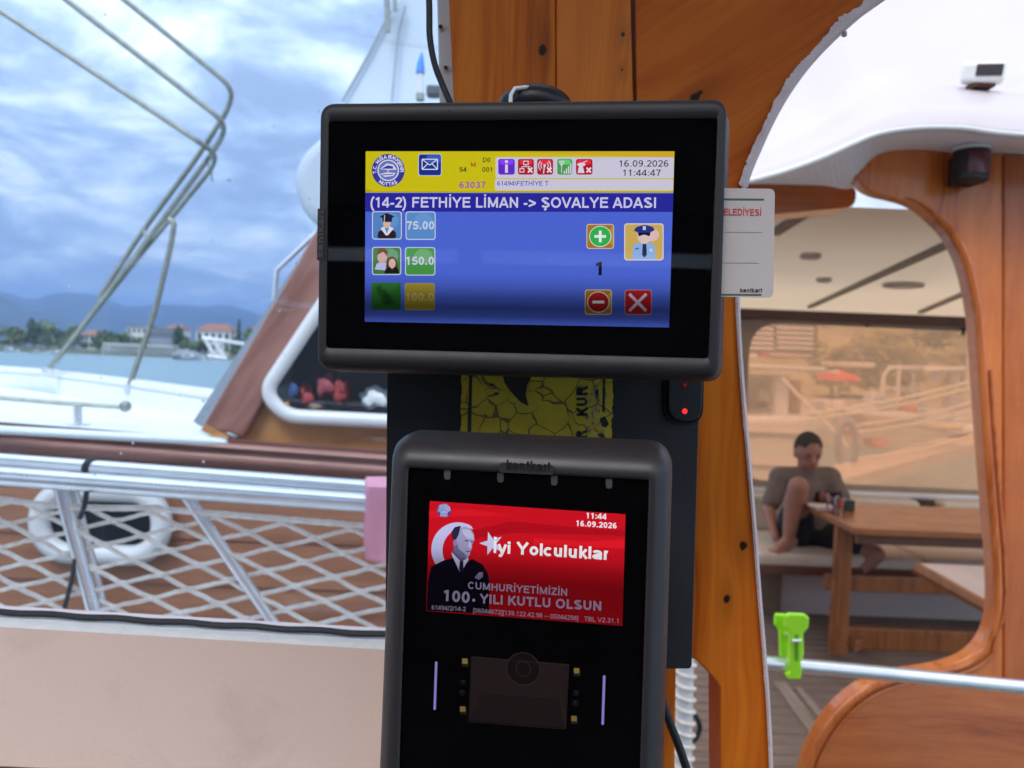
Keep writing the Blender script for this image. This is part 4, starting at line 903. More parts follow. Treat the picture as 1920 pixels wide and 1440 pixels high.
def emblem(D, cx, cy, r, parent, z, t1='T.C. MUĞLA BÜYÜKŞEHİR', t2='MUTTAŞ'):
    q = Print(D, z); B = (58, 58, 158); q.disc(cx, cy, r, r, B); q.disc(cx, cy, r * .66, r * .66, (214, 216, 238), 1); q.disc(cx, cy, r * .58, r * .58, (104, 118, 190), 2)
    q.poly([(cx - r * .5, cy - r * .08), (cx - r * .1, cy - r * .42), (cx + r * .3, cy - r * .36), (cx + r * .52, cy - r * .05), (cx, cy - r * .02)], (214, 216, 238), 3)
    q.poly([(cx - r * .42, cy - r * .1), (cx - r * .05, cy - r * .3), (cx + r * .28, cy - r * .25), (cx + r * .3, cy - r * .1)], B, 4)
    q.poly([(cx - r * .5, cy + r * .22), (cx - r * .1, cy + r * .12), (cx + r * .45, cy + r * .16), (cx + r * .3, cy + r * .34), (cx - r * .2, cy + r * .4)], (214, 216, 238), 3)
    q.line((cx, cy - r * .05), (cx, cy + r * .2), r * .05, (214, 216, 238), 4); q.line((cx - r * .4, cy + r * .28), (cx + r * .3, cy + r * .24), r * .05, B, 4)
    q.arc_text(t1, cx, cy, r * .83, r * .22, -98, 92, (214, 216, 238), 3); q.arc_text(t2, cx, cy, r * .83, r * .22, 212, 148, (214, 216, 238), 3, True)
    return q.build('emblem', parent)
emblem(D1, 727.5, 319, 31, DSP, Z0 + .0003)
q = P1(); q.z += .0001; q.rect(783.5, 287.5, 828, 329.5, (190, 196, 226), 0, .0015); q.rect(785, 289, 826.5, 328, (30, 50, 140), 1, .0013); q.rect(800, 290, 826, 304, (60, 96, 190), 2, .001)
for a, b in (((791, 298), (820, 298)), ((820, 298), (820, 317)), ((820, 317), (791, 317)), ((791, 317), (791, 298)), ((791, 298), (805.5, 309)), ((820, 298), (805.5, 309)), ((791, 317), (802, 306)), ((820, 317), (809, 306))): q.line(a, b, 1.7, (224, 228, 245), 3)
q.build('mail_icon', DSP)
q = P1(); q.z += .0002
q.text('S4', (861, 321.5), (874.5, 321.5), 8.5, (30, 26, 40), 0, .02); q.text('M', (883, 312), (891.5, 312), 8, (168, 60, 30), 0, .02); q.text('D0', (905, 303.5), (919, 303.5), 8.5, (30, 26, 40), 0, .015); q.text('001', (904, 321.5), (922.5, 321.5), 8.5, (30, 26, 40), 0, .015)
q.text('63037', (861, 352), (910.5, 352), 12, (168, 74, 178), 0, .02); q.text('61494\\FETHİYE T', (932, 347.5), (1028.5, 347.5), 8.5, (72, 52, 190), 0, .01)
q.text('16.09.2026', (1161, 312), (1253.5, 312), 12, (40, 34, 60), 0, .008); q.text('11:44:47', (1168, 329.5), (1239, 329.5), 12, (40, 34, 60), 0, .008)
q.build('lettering', DSP)
RED = (176, 30, 44)
for i, (x0, x1, c) in enumerate([(934, 965, (104, 44, 206)), (971, 1001, RED), (1007, 1037, RED), (1045, 1073, (72, 160, 84)), (1080, 1111, RED)]):
    q = P1(); q.z += .0002; q.rect(x0, 297.5, x1, 327, c, 0, .0013); q.rect(x0 + 3, 299, x1 - 3, 308, tuple(min(255, int(v * 1.25 + 12)) for v in c), 1, .001); cx = (x0 + x1) / 2; wh = (224, 214, 232)
    if i == 0: q.rect(cx - 2.6, 308, cx + 2.6, 323.5, wh, 2); q.disc(cx, 302.5, 3, 3, wh, 2, 14)
    if i == 1:
        for (a, b, c2, d) in ((981, 301, 991, 309), (974, 315, 983, 323)): q.rect(a, b, c2, d, wh, 2); q.rect(a + 1.6, b + 1.6, c2 - 1.6, d - 1.6, RED, 3)
        q.line((986, 309), (986, 312), 1.4, wh, 2); q.line((978, 312), (995, 312), 1.4, wh, 2); q.line((978.5, 312), (978.5, 315), 1.4, wh, 2)
    if i == 2:
        q.disc(cx - 1, 310, 2.6, 2.6, wh, 3, 12); q.line((cx - 1, 310), (cx - 3, 325), 2, wh, 3)
        for rr2 in (6, 10.5):
            for sg in (0, 180):
                pts = [(cx - 1 + (rr2 + k) * math.cos(R(sg + a)), 310 + (rr2 + k) * math.sin(R(sg + a))) for k, rg in ((0, range(-50, 51, 20)), (1.7, range(50, -51, -20))) for a in rg]; q.poly(pts, wh, 2)
    if i == 3:
        q.line((1048, 302), (1053, 311), 1.4, wh, 2); q.line((1058, 302), (1053, 311), 1.4, wh, 2); q.line((1048, 302), (1058, 302), 1.4, wh, 2); q.line((1053, 302), (1053, 324), 1.4, wh, 2)
        for k in range(4): q.rect(1057 + k * 4, 320 - k * 4.5, 1059.4 + k * 4, 325, wh, 2)
    if i == 4: q.disc(1090, 308, 8, 3.4, wh, 2, 16); q.poly([(1086, 308), (1092, 308), (1096, 324), (1083, 324)], wh, 2); q.line((1090, 306), (1101, 301), 1.5, wh, 2)
    if i in (1, 2, 4):
        for a, b in (((x1 - 11, 314), (x1 - 3, 323)), ((x1 - 3, 314), (x1 - 11, 323))): q.line(a, b, 3, (236, 226, 236), 4)
    q.build('status_icon', DSP)
def tile(x0, y0, x1, y1, border, fill, name='fare_button', shade=None):
    q = P1(); q.z += .0002; q.rect(x0, y0, x1, y1, border, 0, .0016); q.rect(x0 + 1.8, y0 + 1.8, x1 - 1.8, y1 - 1.8, fill, 1, .0013)
    if shade: q.disc((x0 * .4 + x1 * .6), y0 + (y1 - y0) * .33, (x1 - x0) * .30, (y1 - y0) * .27, shade, 2)
    return q
BD = (196, 208, 232)
SKIN = (206, 170, 160); q = tile(697, 395.5, 753, 449, BD, (86, 134, 200), shade=(102, 148, 208))
q.disc(725, 418, 7, 9.5, (216, 184, 160), 4); q.poly([(707, 444), (709, 434), (717, 430), (725, 440), (733, 430), (741, 434), (743, 444), (739, 446.5), (711, 446.5)], (46, 34, 42), 4); q.poly([(713, 428), (720, 424), (725, 438), (730, 424), (738, 428), (727, 441), (723, 441)], (222, 222, 236), 5)
q.poly([(711, 406), (725, 399), (740, 405.5), (726, 412)], (34, 32, 58), 6); q.poly([(716, 408), (735, 408), (734, 416), (717, 416)], (36, 34, 60), 5); q.line((721, 403), (720, 417), 1.5, (200, 190, 190), 7); q.build('student_button', DSP)
q = tile(760, 396, 816.5, 449.5, BD, (92, 142, 206), shade=(104, 154, 214)); q.text('75.00', (762, 430), (814, 430), 15.5, WT2, 6, .03); q.build('fare_button', DSP)
q = tile(697, 462.5, 752, 515.5, BD, (66, 124, 66), shade=(104, 156, 116)); q.disc(716, 482, 9, 11, SKIN, 4); q.poly([(706, 478), (709, 468), (718, 465), (727, 470), (726, 480), (718, 472)], (110, 64, 36), 5); q.poly([(702, 505), (706, 494), (716, 490), (726, 494), (728, 507)], (190, 190, 236), 3)
q.poly([(723, 500), (726, 484), (735, 480), (743, 486), (746, 502), (740, 508), (728, 508)], (98, 58, 40), 5); q.disc(735, 494, 6.5, 9, (214, 180, 164), 6); q.poly([(720, 512.5), (723, 503), (731, 500), (735, 508), (739, 500), (746, 503), (748.5, 512.5)], (30, 26, 34), 7); q.build('adult_button', DSP)
q = tile(759, 463, 816, 516.5, BD, (72, 150, 74), shade=(108, 172, 108)); q.text('150.0', (761, 496.5), (813.5, 496.5), 15.5, WT2, 6, .03); q.build('fare_button', DSP)
q = P1(); q.z += .0002; q.rect(696, 530, 751, 581, (50, 122, 50)); q.poly([(696, 581), (751, 530), (751, 581)], (44, 108, 46), 1)
q.text('İNDİRİM', (703, 540), (722, 572), 11, (16, 40, 26), 3, .03); q.text('TARİFE', (716, 545), (732, 572), 8, (16, 40, 26), 3, .03); q.build('discount_button', DSP)
q = tile(758, 530, 815.5, 582, (150, 150, 130), (168, 150, 52)); q.text('100.0', (760.5, 564), (813, 564), 15, (188, 178, 110), 6, .03); q.build('fare_button', DSP)
for (x0, y0, x1, y1, kind) in ((1099.5, 419.5, 1151.5, 466.5, 'p'), (1096.5, 542.5, 1147.5, 590, 'm')):
    q = tile(x0, y0, x1, y1, (206, 188, 170), (170, 116, 36)); cx = (x0 + x1) / 2; cy = (y0 + y1) / 2; q.poly([(x1 - 2, y0 + 5), (x1 - 2, y1 - 6), (cx, cy)], (186, 150, 44), 2); q.disc(cx, cy, 21, 20, (210, 220, 215), 4); q.disc(cx, cy, 19.4, 18.4, (48, 180, 78) if kind == 'p' else (176, 34, 40), 5)
    q.rect(cx - 11, cy - 2.6, cx + 11, cy + 2.6, (228, 236, 236), 6)
    if kind == 'p': q.rect(cx - 2.6, cy - 11, cx + 2.6, cy + 11, (228, 236, 236), 7)
    q.build('plus_button' if kind == 'p' else 'minus_button', DSP)
q = tile(1171, 542.5, 1222.5, 590.5, (170, 130, 150), (182, 34, 44)); q.line((1180, 551), (1212, 583), 5.5, (212, 200, 222), 5); q.line((1212, 551), (1180, 583), 5.5, (212, 200, 222), 6); q.build('cancel_button', DSP)
q = tile(1170.5, 418.5, 1244.5, 488, (222, 216, 226), (206, 174, 92)); q.disc(1222, 440, 14, 12, (226, 190, 190), 3)
q.poly([(1186, 486), (1187, 460), (1198, 454), (1208, 460), (1218, 454), (1228, 460), (1229, 486)], (142, 180, 232), 4); q.poly([(1205, 457), (1212, 457), (1213, 478), (1208, 483), (1204, 478)], (40, 48, 96), 6); q.disc(1208, 443, 12.5, 14, (222, 196, 196), 5)
q.poly([(1188, 432), (1194, 425), (1209, 421), (1224, 425), (1228, 431), (1219, 436), (1197, 436)], (42, 50, 134), 7); q.poly([(1196, 436), (1220, 436), (1218, 443), (1210, 440), (1206, 440), (1198, 443)], (24, 24, 44), 8); q.rect(1205.5, 423.5, 1211, 431, (190, 200, 232), 9); q.line((1191, 467), (1198, 465), 2, (60, 60, 110), 7); q.disc(1221, 469, 3, 3, (190, 210, 244), 7); q.build('officer_button', DSP)
q = P1(); q.z += .0002; q.text('1', (1116, 516), (1128.5, 516), 25, (24, 22, 40), 2, .03); q.build('count_digit', DSP)
def plainprint(D, c, cache={}):
    if c not in cache: cache[c] = plain('print %d' % len(cache), s8(*c), .5, var=.05)
    return cache[c]
# side badge
sb = MB(); pts = D1.pts([(597.0, 392), (611, 392), (610, 489), (595.5, 488)]); sb.prism([V((p.x, p.y, .0012)) for p in pts], (0, 0, -.006)); sb.build('side_badge', black_plastic, con)
q = Print(D1, .00125, plainprint); 
def vtext(q, t, a, b, h, c, bold=.02):
    q.text(t, a, b, h, c, 0, bold)
A = V((608, 486)); q.text('kentkart', (607.5, 486), (609, 396), 0, (44, 42, 46), 0, .03) if False else None
vs, fs = text2d('kentkart', 1, .03); x1_ = max(v.x for v in vs); mb = MB(); a = D1.L(607, 484); b = D1.L(608.5, 396); ux = (b - a) / x1_; uy = V((-ux.y, ux.x, 0)).normalized() * ((D1.L(596, 450) - D1.L(608, 450)).length / .75)
mb.add([a + ux * v.x + uy * v.y + V((0, 0, .0016)) for v in vs], fs); mb.build('badge_lettering', plain('badge letters', (.055, .055, .06), .4), con)
MB().ball(tuple(D1.L(843, 209, .0006)), .0004, 8).build('pinhole', blk, con)
# black strap bulge on top
mt = devthing('mounting_knob', 'black domed mounting knob with a white loop on top of the upper machine', 'knob', D1)
c = D1.L(1003, 188, -.05); e0 = D1.L(935, 188, -.05); e1 = D1.L(1070, 188, -.05); tp = D1.L(1000, 163, -.05)
MB().ball((c.x, c.y - .004, -.05), ((e1.x - e0.x) * .52, tp.y - c.y + .004, .022), 20).build('dome', black_plastic, mt, True)
MB().tube([D1.L(957, 200, -.026), D1.L(958, 178, -.026), D1.L(965, 166, -.027), D1.L(985, 163.5, -.03), D1.L(1010, 166, -.04)], .0011, 8).build('loop', white_paint, mt, True)
# ---- validator (lower)
val = devthing('ticket_validator', 'grey metal ticket validator with red flag screen, lower of the two machines', 'validator', D2)
g2 = [(766, 877), (1217, 900), (1196, 1560), (745, 1560)]; o2 = [(722, 819), (1268, 844), (1245, 1600), (690, 1600)]
prof2 = [(0, 0, 0), (.03, .0008, 0), (.12, .0011, 0), (.3, .0008, 0), (.5, -.001, 0), (.7, -.0038, 0), (.86, -.0085, 0), (.96, -.014, 0), (1, -.022, 0), (1, -.034, 0)]
body_loft(D2, g2, o2, [.0015, .0015, .002, .002], [.0125, .0125, .008, .008], prof2, 'casing', grey_metal, val)
flatpoly('surround', D2.pts(g2), -.0012, blk, val, .002, .0012)
flatpoly('cover_glass', D2.pts([(764.5, 875), (1218.5, 898), (1197, 1562), (743.5, 1562)]), -.0001, GL, val, .0003, .0015)
flatpoly('brand_plate', D2.pts([(938, 866), (1040, 872), (1038, 889), (937, 884)]), .0026, plain('brand plate', (.026, .023, .025), .5), val, .0012, .0015)
vs, fs = text2d('kentkart', 1, .04); a = D2.L(948, 881, .0028); b = D2.L(1032, 885.5, .0028); x1_ = max(v.x for v in vs); ux = (b - a) / x1_; uy = V((-ux.y, ux.x, 0)) * 1.15
MB().add([a + ux * v.x + uy * v.y for v in vs], fs).build('plate_lettering', plain('plate letters', (.014, .012, .014), .4), val)
for (x, y) in ((838, 881), (938, 886.5), (1039, 892), (1142, 898)):
    flatpoly('tab', D2.pts([(x - 6, y), (x + 6, y + .7), (x + 5.7, y + 19), (x - 6.2, y + 18.5)]), -.0009, plain('tab grey', (.22, .2, .21), .5), val, .0003, [.0003, .0003, .0014, .0014])
def P3(z=0): return Print(D2, Z0 - .0001 + z)
q = P3(); q.poly([(805, 940), (1173, 965), (1167, 1175), (798, 1147)], (206, 18, 34)); DS2 = q.build('display', val)
q = P3(.0001)
import itertools
fold = [(806, 1002, 900, 985, 1040, 992, 1172, 1002), (850, 1030, 1000, 1020, 1100, 1040, 1170, 1034), (804, 975, 900, 962, 1020, 978, 1172, 982)]
q.poly([(960, 978), (1080, 990), (1172, 996), (1172, 1006), (1060, 1002), (960, 1000), (880, 1012), (880, 996)], (178, 14, 30)); q.poly([(804, 958), (880, 955), (960, 968), (880, 968), (804, 972)], (222, 24, 40), 1); q.poly([(1000, 1010), (1100, 1016), (1171, 1012), (1171, 1030), (1090, 1026), (1000, 1022)], (226, 26, 40), 1)
q.build('flag_folds', DS2)
q = P3(.0002)
O_ = [(858 + 50 * math.cos(R(a)), 1031 + 51 * math.sin(R(a))) for a in range(60, 301, 8)]; I2 = [(871 + 42 * math.cos(R(a)), 1033 + 43 * math.sin(R(a))) for a in range(292, 67, -8)]
q.poly(O_ + I2, (198, 196, 240)); q.build('crescent', DS2)
q = P3(.0002); st = []
for k in range(10): a = R(180 + 2 + k * 36); r_ = 23 if k % 2 == 0 else 9; st.append((921 + r_ * math.cos(a), 1020 + r_ * math.sin(a)))
q.poly(st, (206, 206, 244)); q.build('star', DS2)
q = P3(.0003); GR = (120, 116, 156)
q.poly([(799, 1146), (802, 1090), (808, 1063), (830, 1052), (850, 1046), (868, 1062), (884, 1048), (905, 1060), (915, 1078), (918, 1100), (916, 1152)], (18, 14, 34)); q.poly([(846, 1036), (848, 1044), (860, 1070), (864, 1074), (878, 1050), (876, 1044), (860, 1050)], (206, 206, 238), 1); q.poly([(862, 1052), (868, 1052), (869, 1072), (864, 1075), (860, 1068)], (36, 30, 56), 2)
q.poly([(848, 1038), (850, 1030), (874, 1040), (875, 1048), (864, 1054)], (96, 90, 130), 2)
q.poly([(850, 1008), (850, 1022), (852, 1034), (862, 1045), (872, 1047), (880, 1042), (882, 1033), (885, 1028), (884, 1022), (889, 1014), (888, 1002), (882, 992), (872, 988), (860, 990), (852, 998)], (160, 156, 196), 3)
q.poly([(866, 992), (880, 994), (887, 1004), (888, 1012), (876, 1010), (868, 1002)], (188, 186, 222), 4); q.poly([(850, 1024), (852, 1036), (864, 1046), (876, 1046), (870, 1038), (860, 1030), (856, 1018)], (110, 106, 150), 4)
q.poly([(847, 1008), (846, 998), (852, 989), (864, 986), (862, 992), (860, 1002), (856, 1010), (851, 1016)], (44, 38, 66), 5); q.disc(853, 1018, 3.6, 6, (140, 134, 176), 6, 14)
q.line((871, 1014), (878, 1015), 1.8, (50, 44, 76), 6); q.line((882, 1016), (887, 1016), 1.8, (50, 44, 76), 6); q.poly([(879, 1016), (882, 1017), (884, 1026), (878, 1028)], (196, 194, 226), 6); q.line((873, 1034), (881, 1034.5), 1.6, (60, 50, 84), 6)
q.poly([(889, 1084), (897, 1074), (905, 1073), (905, 1082), (898, 1088)], (160, 150, 200), 4); q.build('portrait', DS2)
emblem(D2, 832, 957.5, 13, DS2, Z0 + .0003)
q = P3(.0005); wh = (240, 238, 250); vi = (214, 196, 236)
q.text('11:44', (1099, 972), (1137, 974.5), 10.5, wh, 0, .03); q.text('16.09.2026', (1080, 986.5), (1156, 991.5), 10.5, wh, 0, .03)
q.text('İyi Yolculuklar', (925, 1037), (1140, 1050.5), 23, (248, 246, 252), 0, .03)
q.text('CUMHURİYETİMİZİN', (877, 1104.5), (1063, 1118), 13.5, vi, 0, .022); q.text('YILI KUTLU OLSUN', (899, 1131.5), (1127, 1146), 17.5, vi, 0, .03)
q.text('100', (831, 1127), (880, 1131.5), 21, vi, 0, .03); q.disc(888, 1126, 3, 3, vi, 0, 12); q.text('61494/2/14-2', (809, 1143.5), (873, 1147), 8.5, vi, 0, .008); q.text('[06044672][139.122.42.98 -- 05044298]', (887, 1149), (1084, 1164), 8.5, vi, 0, .008); q.text('TBL V2.31.1', (1095, 1165), (1159.5, 1169), 8.5, vi, 0, .008)
q.build('lettering', DS2)
# lower camera window
cw = plain('brown tinted window', (.055, .032, .030), .35, var=.1, sc=8); cw2 = plain('brown tinted ledge', (.040, .023, .022), .4); 
flatpoly('camera_window', D2.pts([(883, 1232), (1067, 1247), (1061, 1367), (879, 1353)]), -.0011, cw, val, .0004)
flatpoly('camera_ledge', D2.pts([(904, 1298), (1050, 1309), (1061, 1366), (880, 1352)]), -.00095, cw2, val, .0003)
ring = MB(); cc = D2.L(981, 1254, -.0009); rad = (D2.L(1012, 1256) - D2.L(950, 1252)).length / 2
for k_, (r0, w_) in enumerate(((1.0, .00025), (.45, .0002))): ring.tube([cc + V((math.cos(R(a)) * rad * r0, math.sin(R(a)) * rad * r0, 0)) for a in range(0, 360, 12)], w_, 6, closed=True)
ring.build('lens_ring', plain('ring', (.09, .06, .06), .3), val)
MB().prism([cc + V((math.cos(R(a)) * rad * .97, math.sin(R(a)) * rad * .97, .00004)) for a in range(0, 360, 12)], (0, 0, -.0003)).build('lens', plain('lens', (.030, .016, .016), .2), val)
ed = MB(); cs = D2.pts([(883, 1232), (1067, 1247), (1061, 1367), (879, 1353)], -.0008); ed.tube(cs, .00013, 5, closed=True); ed.tube(D2.pts([(904, 1298), (1050, 1309)], -.0008), .0001, 5).tube(D2.pts([(1050, 1247), (1050, 1309), (1061, 1367)], -.0008), .00009, 5); ed.build('window_edge', plain('edge', (.10, .07, .07), .3), val)
gold = plain('yellow led chip', (.75, .48, .12), .4); chip = plain('led seat', (.05, .035, .03), .4)
for (x, y) in ((871, 1241), (867, 1331), (1081, 1259), (1076, 1349)):
    o = flatpoly('led_chip', D2.pts([(x - 5, y - 5), (x + 5, y - 4.5), (x + 5, y + 5), (x - 5, y + 4.5)]), -.0008, gold, val, .0003)
    flatpoly('led_seat', D2.pts([(x - 6, y - 2), (x + 7, y - 1.5), (x + 7, y + 11), (x - 6, y + 10.5)]), -.00112, chip, val, .0001)
for (x, y) in ((868, 1280), (867, 1299), (1080, 1299), (1079, 1318)):
    c = D2.L(x, y, -.0012); MB().ball(tuple(c), (.0016, .0016, .0008), 12).build('ir_led', plain('dark led', (.012, .010, .012), .3), val, True)
lil = emit('lilac light bar', s8(132, 122, 190))
for a, b in (((818, 1241), (815, 1330)), ((1133, 1267), (1130, 1358))):
    MB().tube([D2.L(*a, -.0009), D2.L(*b, -.0009)], .00062, 8).build('light_bar', lil, val, True)

# backplate with the sticker and sensor
YB = .475
bp = slab('backplate', rnd([V((726, 640)), V((1317, 640)), V((1311, 760)), V((1297, 1254)), V((722, 1254))], [2, 2, 2, 8, 2]), YB, .012, plain('matt black panel', (.014, .015, .019), .45, var=.1, sc=30, bump=.1, bsc=900), None)
bevel(bp, .0012, 3); setp(bp, 'tall matt black mounting panel between the machines and the pine post', 'panel')
rb = thing('sensor_box', 'small black rounded sensor box with a red light right of the sticker', 'sensor', ony(1283, 790, YB))
pts = rnd([ony(1252, 700, YB - .001), ony(1314, 700, YB - .001), ony(1312, 790, YB - .001), ony(1251, 788, YB - .001)], [.001, .001, .009, .009], 6)
bevel(MB().prism(pts, (0, -.005, 0)).build('box', black_plastic, rb), .0015, 3)
MB().tube([p + V((0, -.0005, 0)) for p in rnd([ony(1246, 700, YB - .001), ony(1318, 700, YB - .001), ony(1316, 794, YB - .001), ony(1246, 792, YB - .001)], [.001, .001, .009, .009], 6)], .0007, 5, closed=True).build('rim', black_plastic, rb)
MB().ball(tuple(ony(1284, 771, YB - .0065)), .0016, 12).build('red_light', emit('red light', (1.0, .03, .04), st=1.6), rb, True)
MB().ball(tuple(ony(1284, 722, YB - .0065)), .0011, 10).build('red_light', emit('red light dim', (.35, .01, .015), st=.5), rb, True)
def sticker():
    m, nt, out = newmat('cracked yellow vinyl'); g = G(nt); b = g.n('ShaderNodeBsdfPrincipled'); t = g.n('ShaderNodeTexCoord'); mp = g.n('ShaderNodeMapping'); mp.inputs['Scale'].default_value = (1, 1, 1); g.l(t.outputs['Object'], mp.inputs[0])
    nz = g.n('ShaderNodeTexNoise'); nz.inputs['Scale'].default_value = 45; g.l(mp.outputs[0], nz.inputs['Vector'])
    mxv = g.n('ShaderNodeMix', data_type='VECTOR'); mxv.inputs[0].default_value = .012; g.l(mp.outputs[0], mxv.inputs[4]); g.l(nz.outputs['Color'], mxv.inputs[5])
    vo = g.n('ShaderNodeTexVoronoi'); vo.feature = 'DISTANCE_TO_EDGE'; vo.inputs['Scale'].default_value = 78; g.l(mxv.outputs[1], vo.inputs['Vector'])
    n2 = g.noise(t.outputs['Object'], 55, 2); thr = g.m('MULTIPLY', g.ramp(n2, [(.36, 0.), (.5, 1.)]), .028)
    cr_ = g.m('LESS_THAN', vo.outputs['Distance'], thr)
    n3 = g.noise(t.outputs['Object'], 60, 5, .6); col = g.ramp(n3, [(.3, (.46, .34, .018)), (.7, (.60, .46, .032))])
    col = g.mix(g.m('MULTIPLY', cr_, .85), col, (.09, .06, .03)); g.l(col, b.inputs['Base Color']); b.inputs['Roughness'].default_value = .45
    g.l(b.outputs[0], out.inputs[0])
    st_ = thing('yellow_sticker', 'torn and cracked yellow sticker with black print on the black panel', 'sticker', ony(1005, 826, YB))
    Y = YB - .0007; rnd_ = random.Random(4); L = []
    for i in range(24): L.append((866 - i * .11 + rnd_.uniform(-1.3, 1.3), 690 + i * 6))
    for i in range(24): L.append((1146.5 - (i == 0) * 0 + rnd_.uniform(-2.2, 2.2) + i * .13, 830 - i * 6))
    MB().prism([ony(a, b, Y) for a, b in L], (0, .0003, 0)).build('film', m, st_)
    ink = plain('sticker ink', (.018, .017, .014), .5, var=.2); mb = MB()
    def pg(l, dy=-.00015): MB().prism([ony(a, b, Y + dy) for a, b in l], (0, .0001, 0)).build('ink_mark', ink, st_)
    pg([(880, 690), (886, 690), (883, 822), (876, 822)]); pg([(1131, 690), (1136, 690), (1134, 775), (1129, 770)])
    pg([(940, 690), (1000, 700), (989, 722), (986, 740), (991, 762), (976, 754), (958, 735), (946, 718)]); pg([(918, 719), (926, 719), (924, 724), (920, 724)]); pg([(927, 735), (936, 737), (933, 741), (927, 740)])
    pg([(1124, 785), (1134, 780), (1142, 795), (1136, 802), (1128, 799)]); pg([(1120, 815), (1130, 810), (1136, 822), (1130, 828)]); pg([(1113, 725), (1122, 730), (1124, 755), (1118, 750)])
    def vt(s_, xb, y0, y1, h):
        vs, fs = text2d(s_, 1, .05); w = max(v.x for v in vs); mn = min(v.x for v in vs)
        MB().add([ony(xb - v.y / .7 * h, y0 + (y1 - y0) * (v.x - mn) / (w - mn), Y - .0003) for v in vs], fs).build('print_lettering', ink, st_)
    vt('KUR', 1102, 780, 723, 21); vt('R', 1100, 821, 806, 20)
    sc = MB(); rn = random.Random(9)
    for k in range(46):
        x = rn.uniform(1096, 1140) - rn.random() * 6; y = rn.uniform(722, 822)
        if 785 < y < 800 and x < 1110: continue
        r_ = rn.uniform(1.2, 5.5); l = [(x + r_ * rn.uniform(.3, 1) * math.cos(a) * .6, y + r_ * rn.uniform(.5, 1.3) * math.sin(a)) for a in [i * .9 for i in range(7)]]
        sc.prism([ony(a, b, Y - .00045) for a, b in l], (0, .0001, 0))
    setp(sc.build('scraped_patch', plain('scraped vinyl', (.26, .20, .20), .8, var=.5, sc=300), st_), kind='stuff')
sticker()
# card in the reader slot
cdv = devthing('plastic_card', 'white plastic card with red and green print stuck in the side of the upper machine', 'card', D1)
ZC = -.010
pts = rnd([D1.L(1300, 352, ZC), D1.L(1453, 354, ZC), D1.L(1450, 558.5, ZC), D1.L(1300, 555, ZC)], [.0003, .003, .003, .0003], 5)
MB().prism([V((p.x, p.y, ZC)) for p in pts], (0, 0, -.0008)).build('card', plain('card plastic', (.55, .48, .46), .3, var=.03), cdv)
q = Print(D1, ZC + .0002, plainprint)
q.line((1340, 365.5), (1442, 366.5), 3.4, (62, 92, 80)); q.line((1340, 549), (1437, 549.5), 3.2, (62, 92, 80)); q.line((1340, 429), (1438, 429.5), .9, (150, 140, 140)); q.line((1340, 488), (1432, 488.5), .9, (150, 140, 140))
q.text('BELEDİYESİ', (1355, 396.5), (1436, 398), 13, (196, 38, 40), 1, .02); q.text('kentkart', (1396, 545), (1438, 545), 8.5, (60, 40, 44), 1, .02)
q.build('card_print', cdv)
# cables
o = MB().tube(spline([ony(803, -60, .52), ony(805, 20, .52), ony(806, 70, .52), ony(815, 120, .52), ony(832, 165, .52), ony(848, 200, .52), ony(870, 240, .53)], 6), .0021, 10).build('cable', black_plastic, None, True); setp(o, 'black cable running down to the top of the upper machine', 'cable')
o = MB().tube(spline([ony(1235, 1290, .50), ony(1252, 1345, .50), ony(1275, 1405, .50), ony(1300, 1480, .50), ony(1330, 1560, .5)], 6), .0028, 10).build('cable', black_plastic, None, True); setp(o, 'black cable slanting out below the lower machine', 'cable')

# ================================================================= AFT DECK (right)
ZC2 = 1.93
# floor of planks
fl = setp(MB().box((2.75, 3.4, -.03), (4.7, 5.6, .03)).build('floor', plain('dark caulking', (.02, .016, .013), .7)), kind='structure')
y = .75; k = 0; pm = None; rp = random.Random(3)
while y < 6.1:
    o = MB().box((0, 0, 0), (4.6, .086, .02)).build('plank', teak, None) if pm is None else bpy.data.objects.new('plank', pm)
    if pm is None: pm = o.data
    else: COL.objects.link(o)
    o.location = (2.75 + rp.uniform(-.05, .05), y, -.006 + rp.uniform(-.0008, .0008)); o.parent = fl; y += .0925
dpl = wood('pale diagonal plank', (.26, .19, .15), (.34, .26, .21), (.40, .31, .26), 0, plane='xy', fq=30, rough=.6, coat=0, seed=70)
for q in ([(1450, 1280), (1474, 1280), (1620, 1470), (1585, 1470)], [(1490, 1290), (1502, 1290), (1640, 1440), (1618, 1450)]):
    o = MB().prism([onz(a, b, .006) for a, b in q], (0, 0, .004)).build('plank', dpl, fl)
# ceiling, battens, lamps
o = MB().add([(.45, 2.06, ZC2 + .004), (3.9, 2.06, ZC2 + .004), (3.9, 5.46, ZC2 + .004), (.45, 5.46, ZC2 + .004)], [(0, 1, 2, 3)]).build('ceiling', ceil_mat, None); setp(o, kind='structure')
def batten(a, b, w=.028, name='batten', mat=None, lb='dark rib across the cream ceiling'):
    p = onz(*a, ZC2 - .012); q = onz(*b, ZC2 - .012); d = (q - p).normalized(); nn = V((-d.y, d.x, 0)) * w / 2
    p = p - d * .0; return MB().prism([p + nn, q + nn, q - nn, p - nn], (0, 0, .02)).build(name, mat or dark_bat, None)
dark_bat = plain('dark ceiling batten', (.10, .07, .055), .4)
setp(batten((1518, 578), (1812, 448)), 'long dark rib crossing the cream ceiling diagonally', 'rib', 'ceiling ribs')
setp(batten((1725, 588), (1850, 536)), 'shorter rib on the ceiling near the right frame', 'rib', 'ceiling ribs')
setp(batten((1452, 442), (1530, 392)), 'short rib on the ceiling behind the plastic card', 'rib', 'ceiling ribs')
lampm = plain('round lamp rim', (.42, .34, .28), .4)
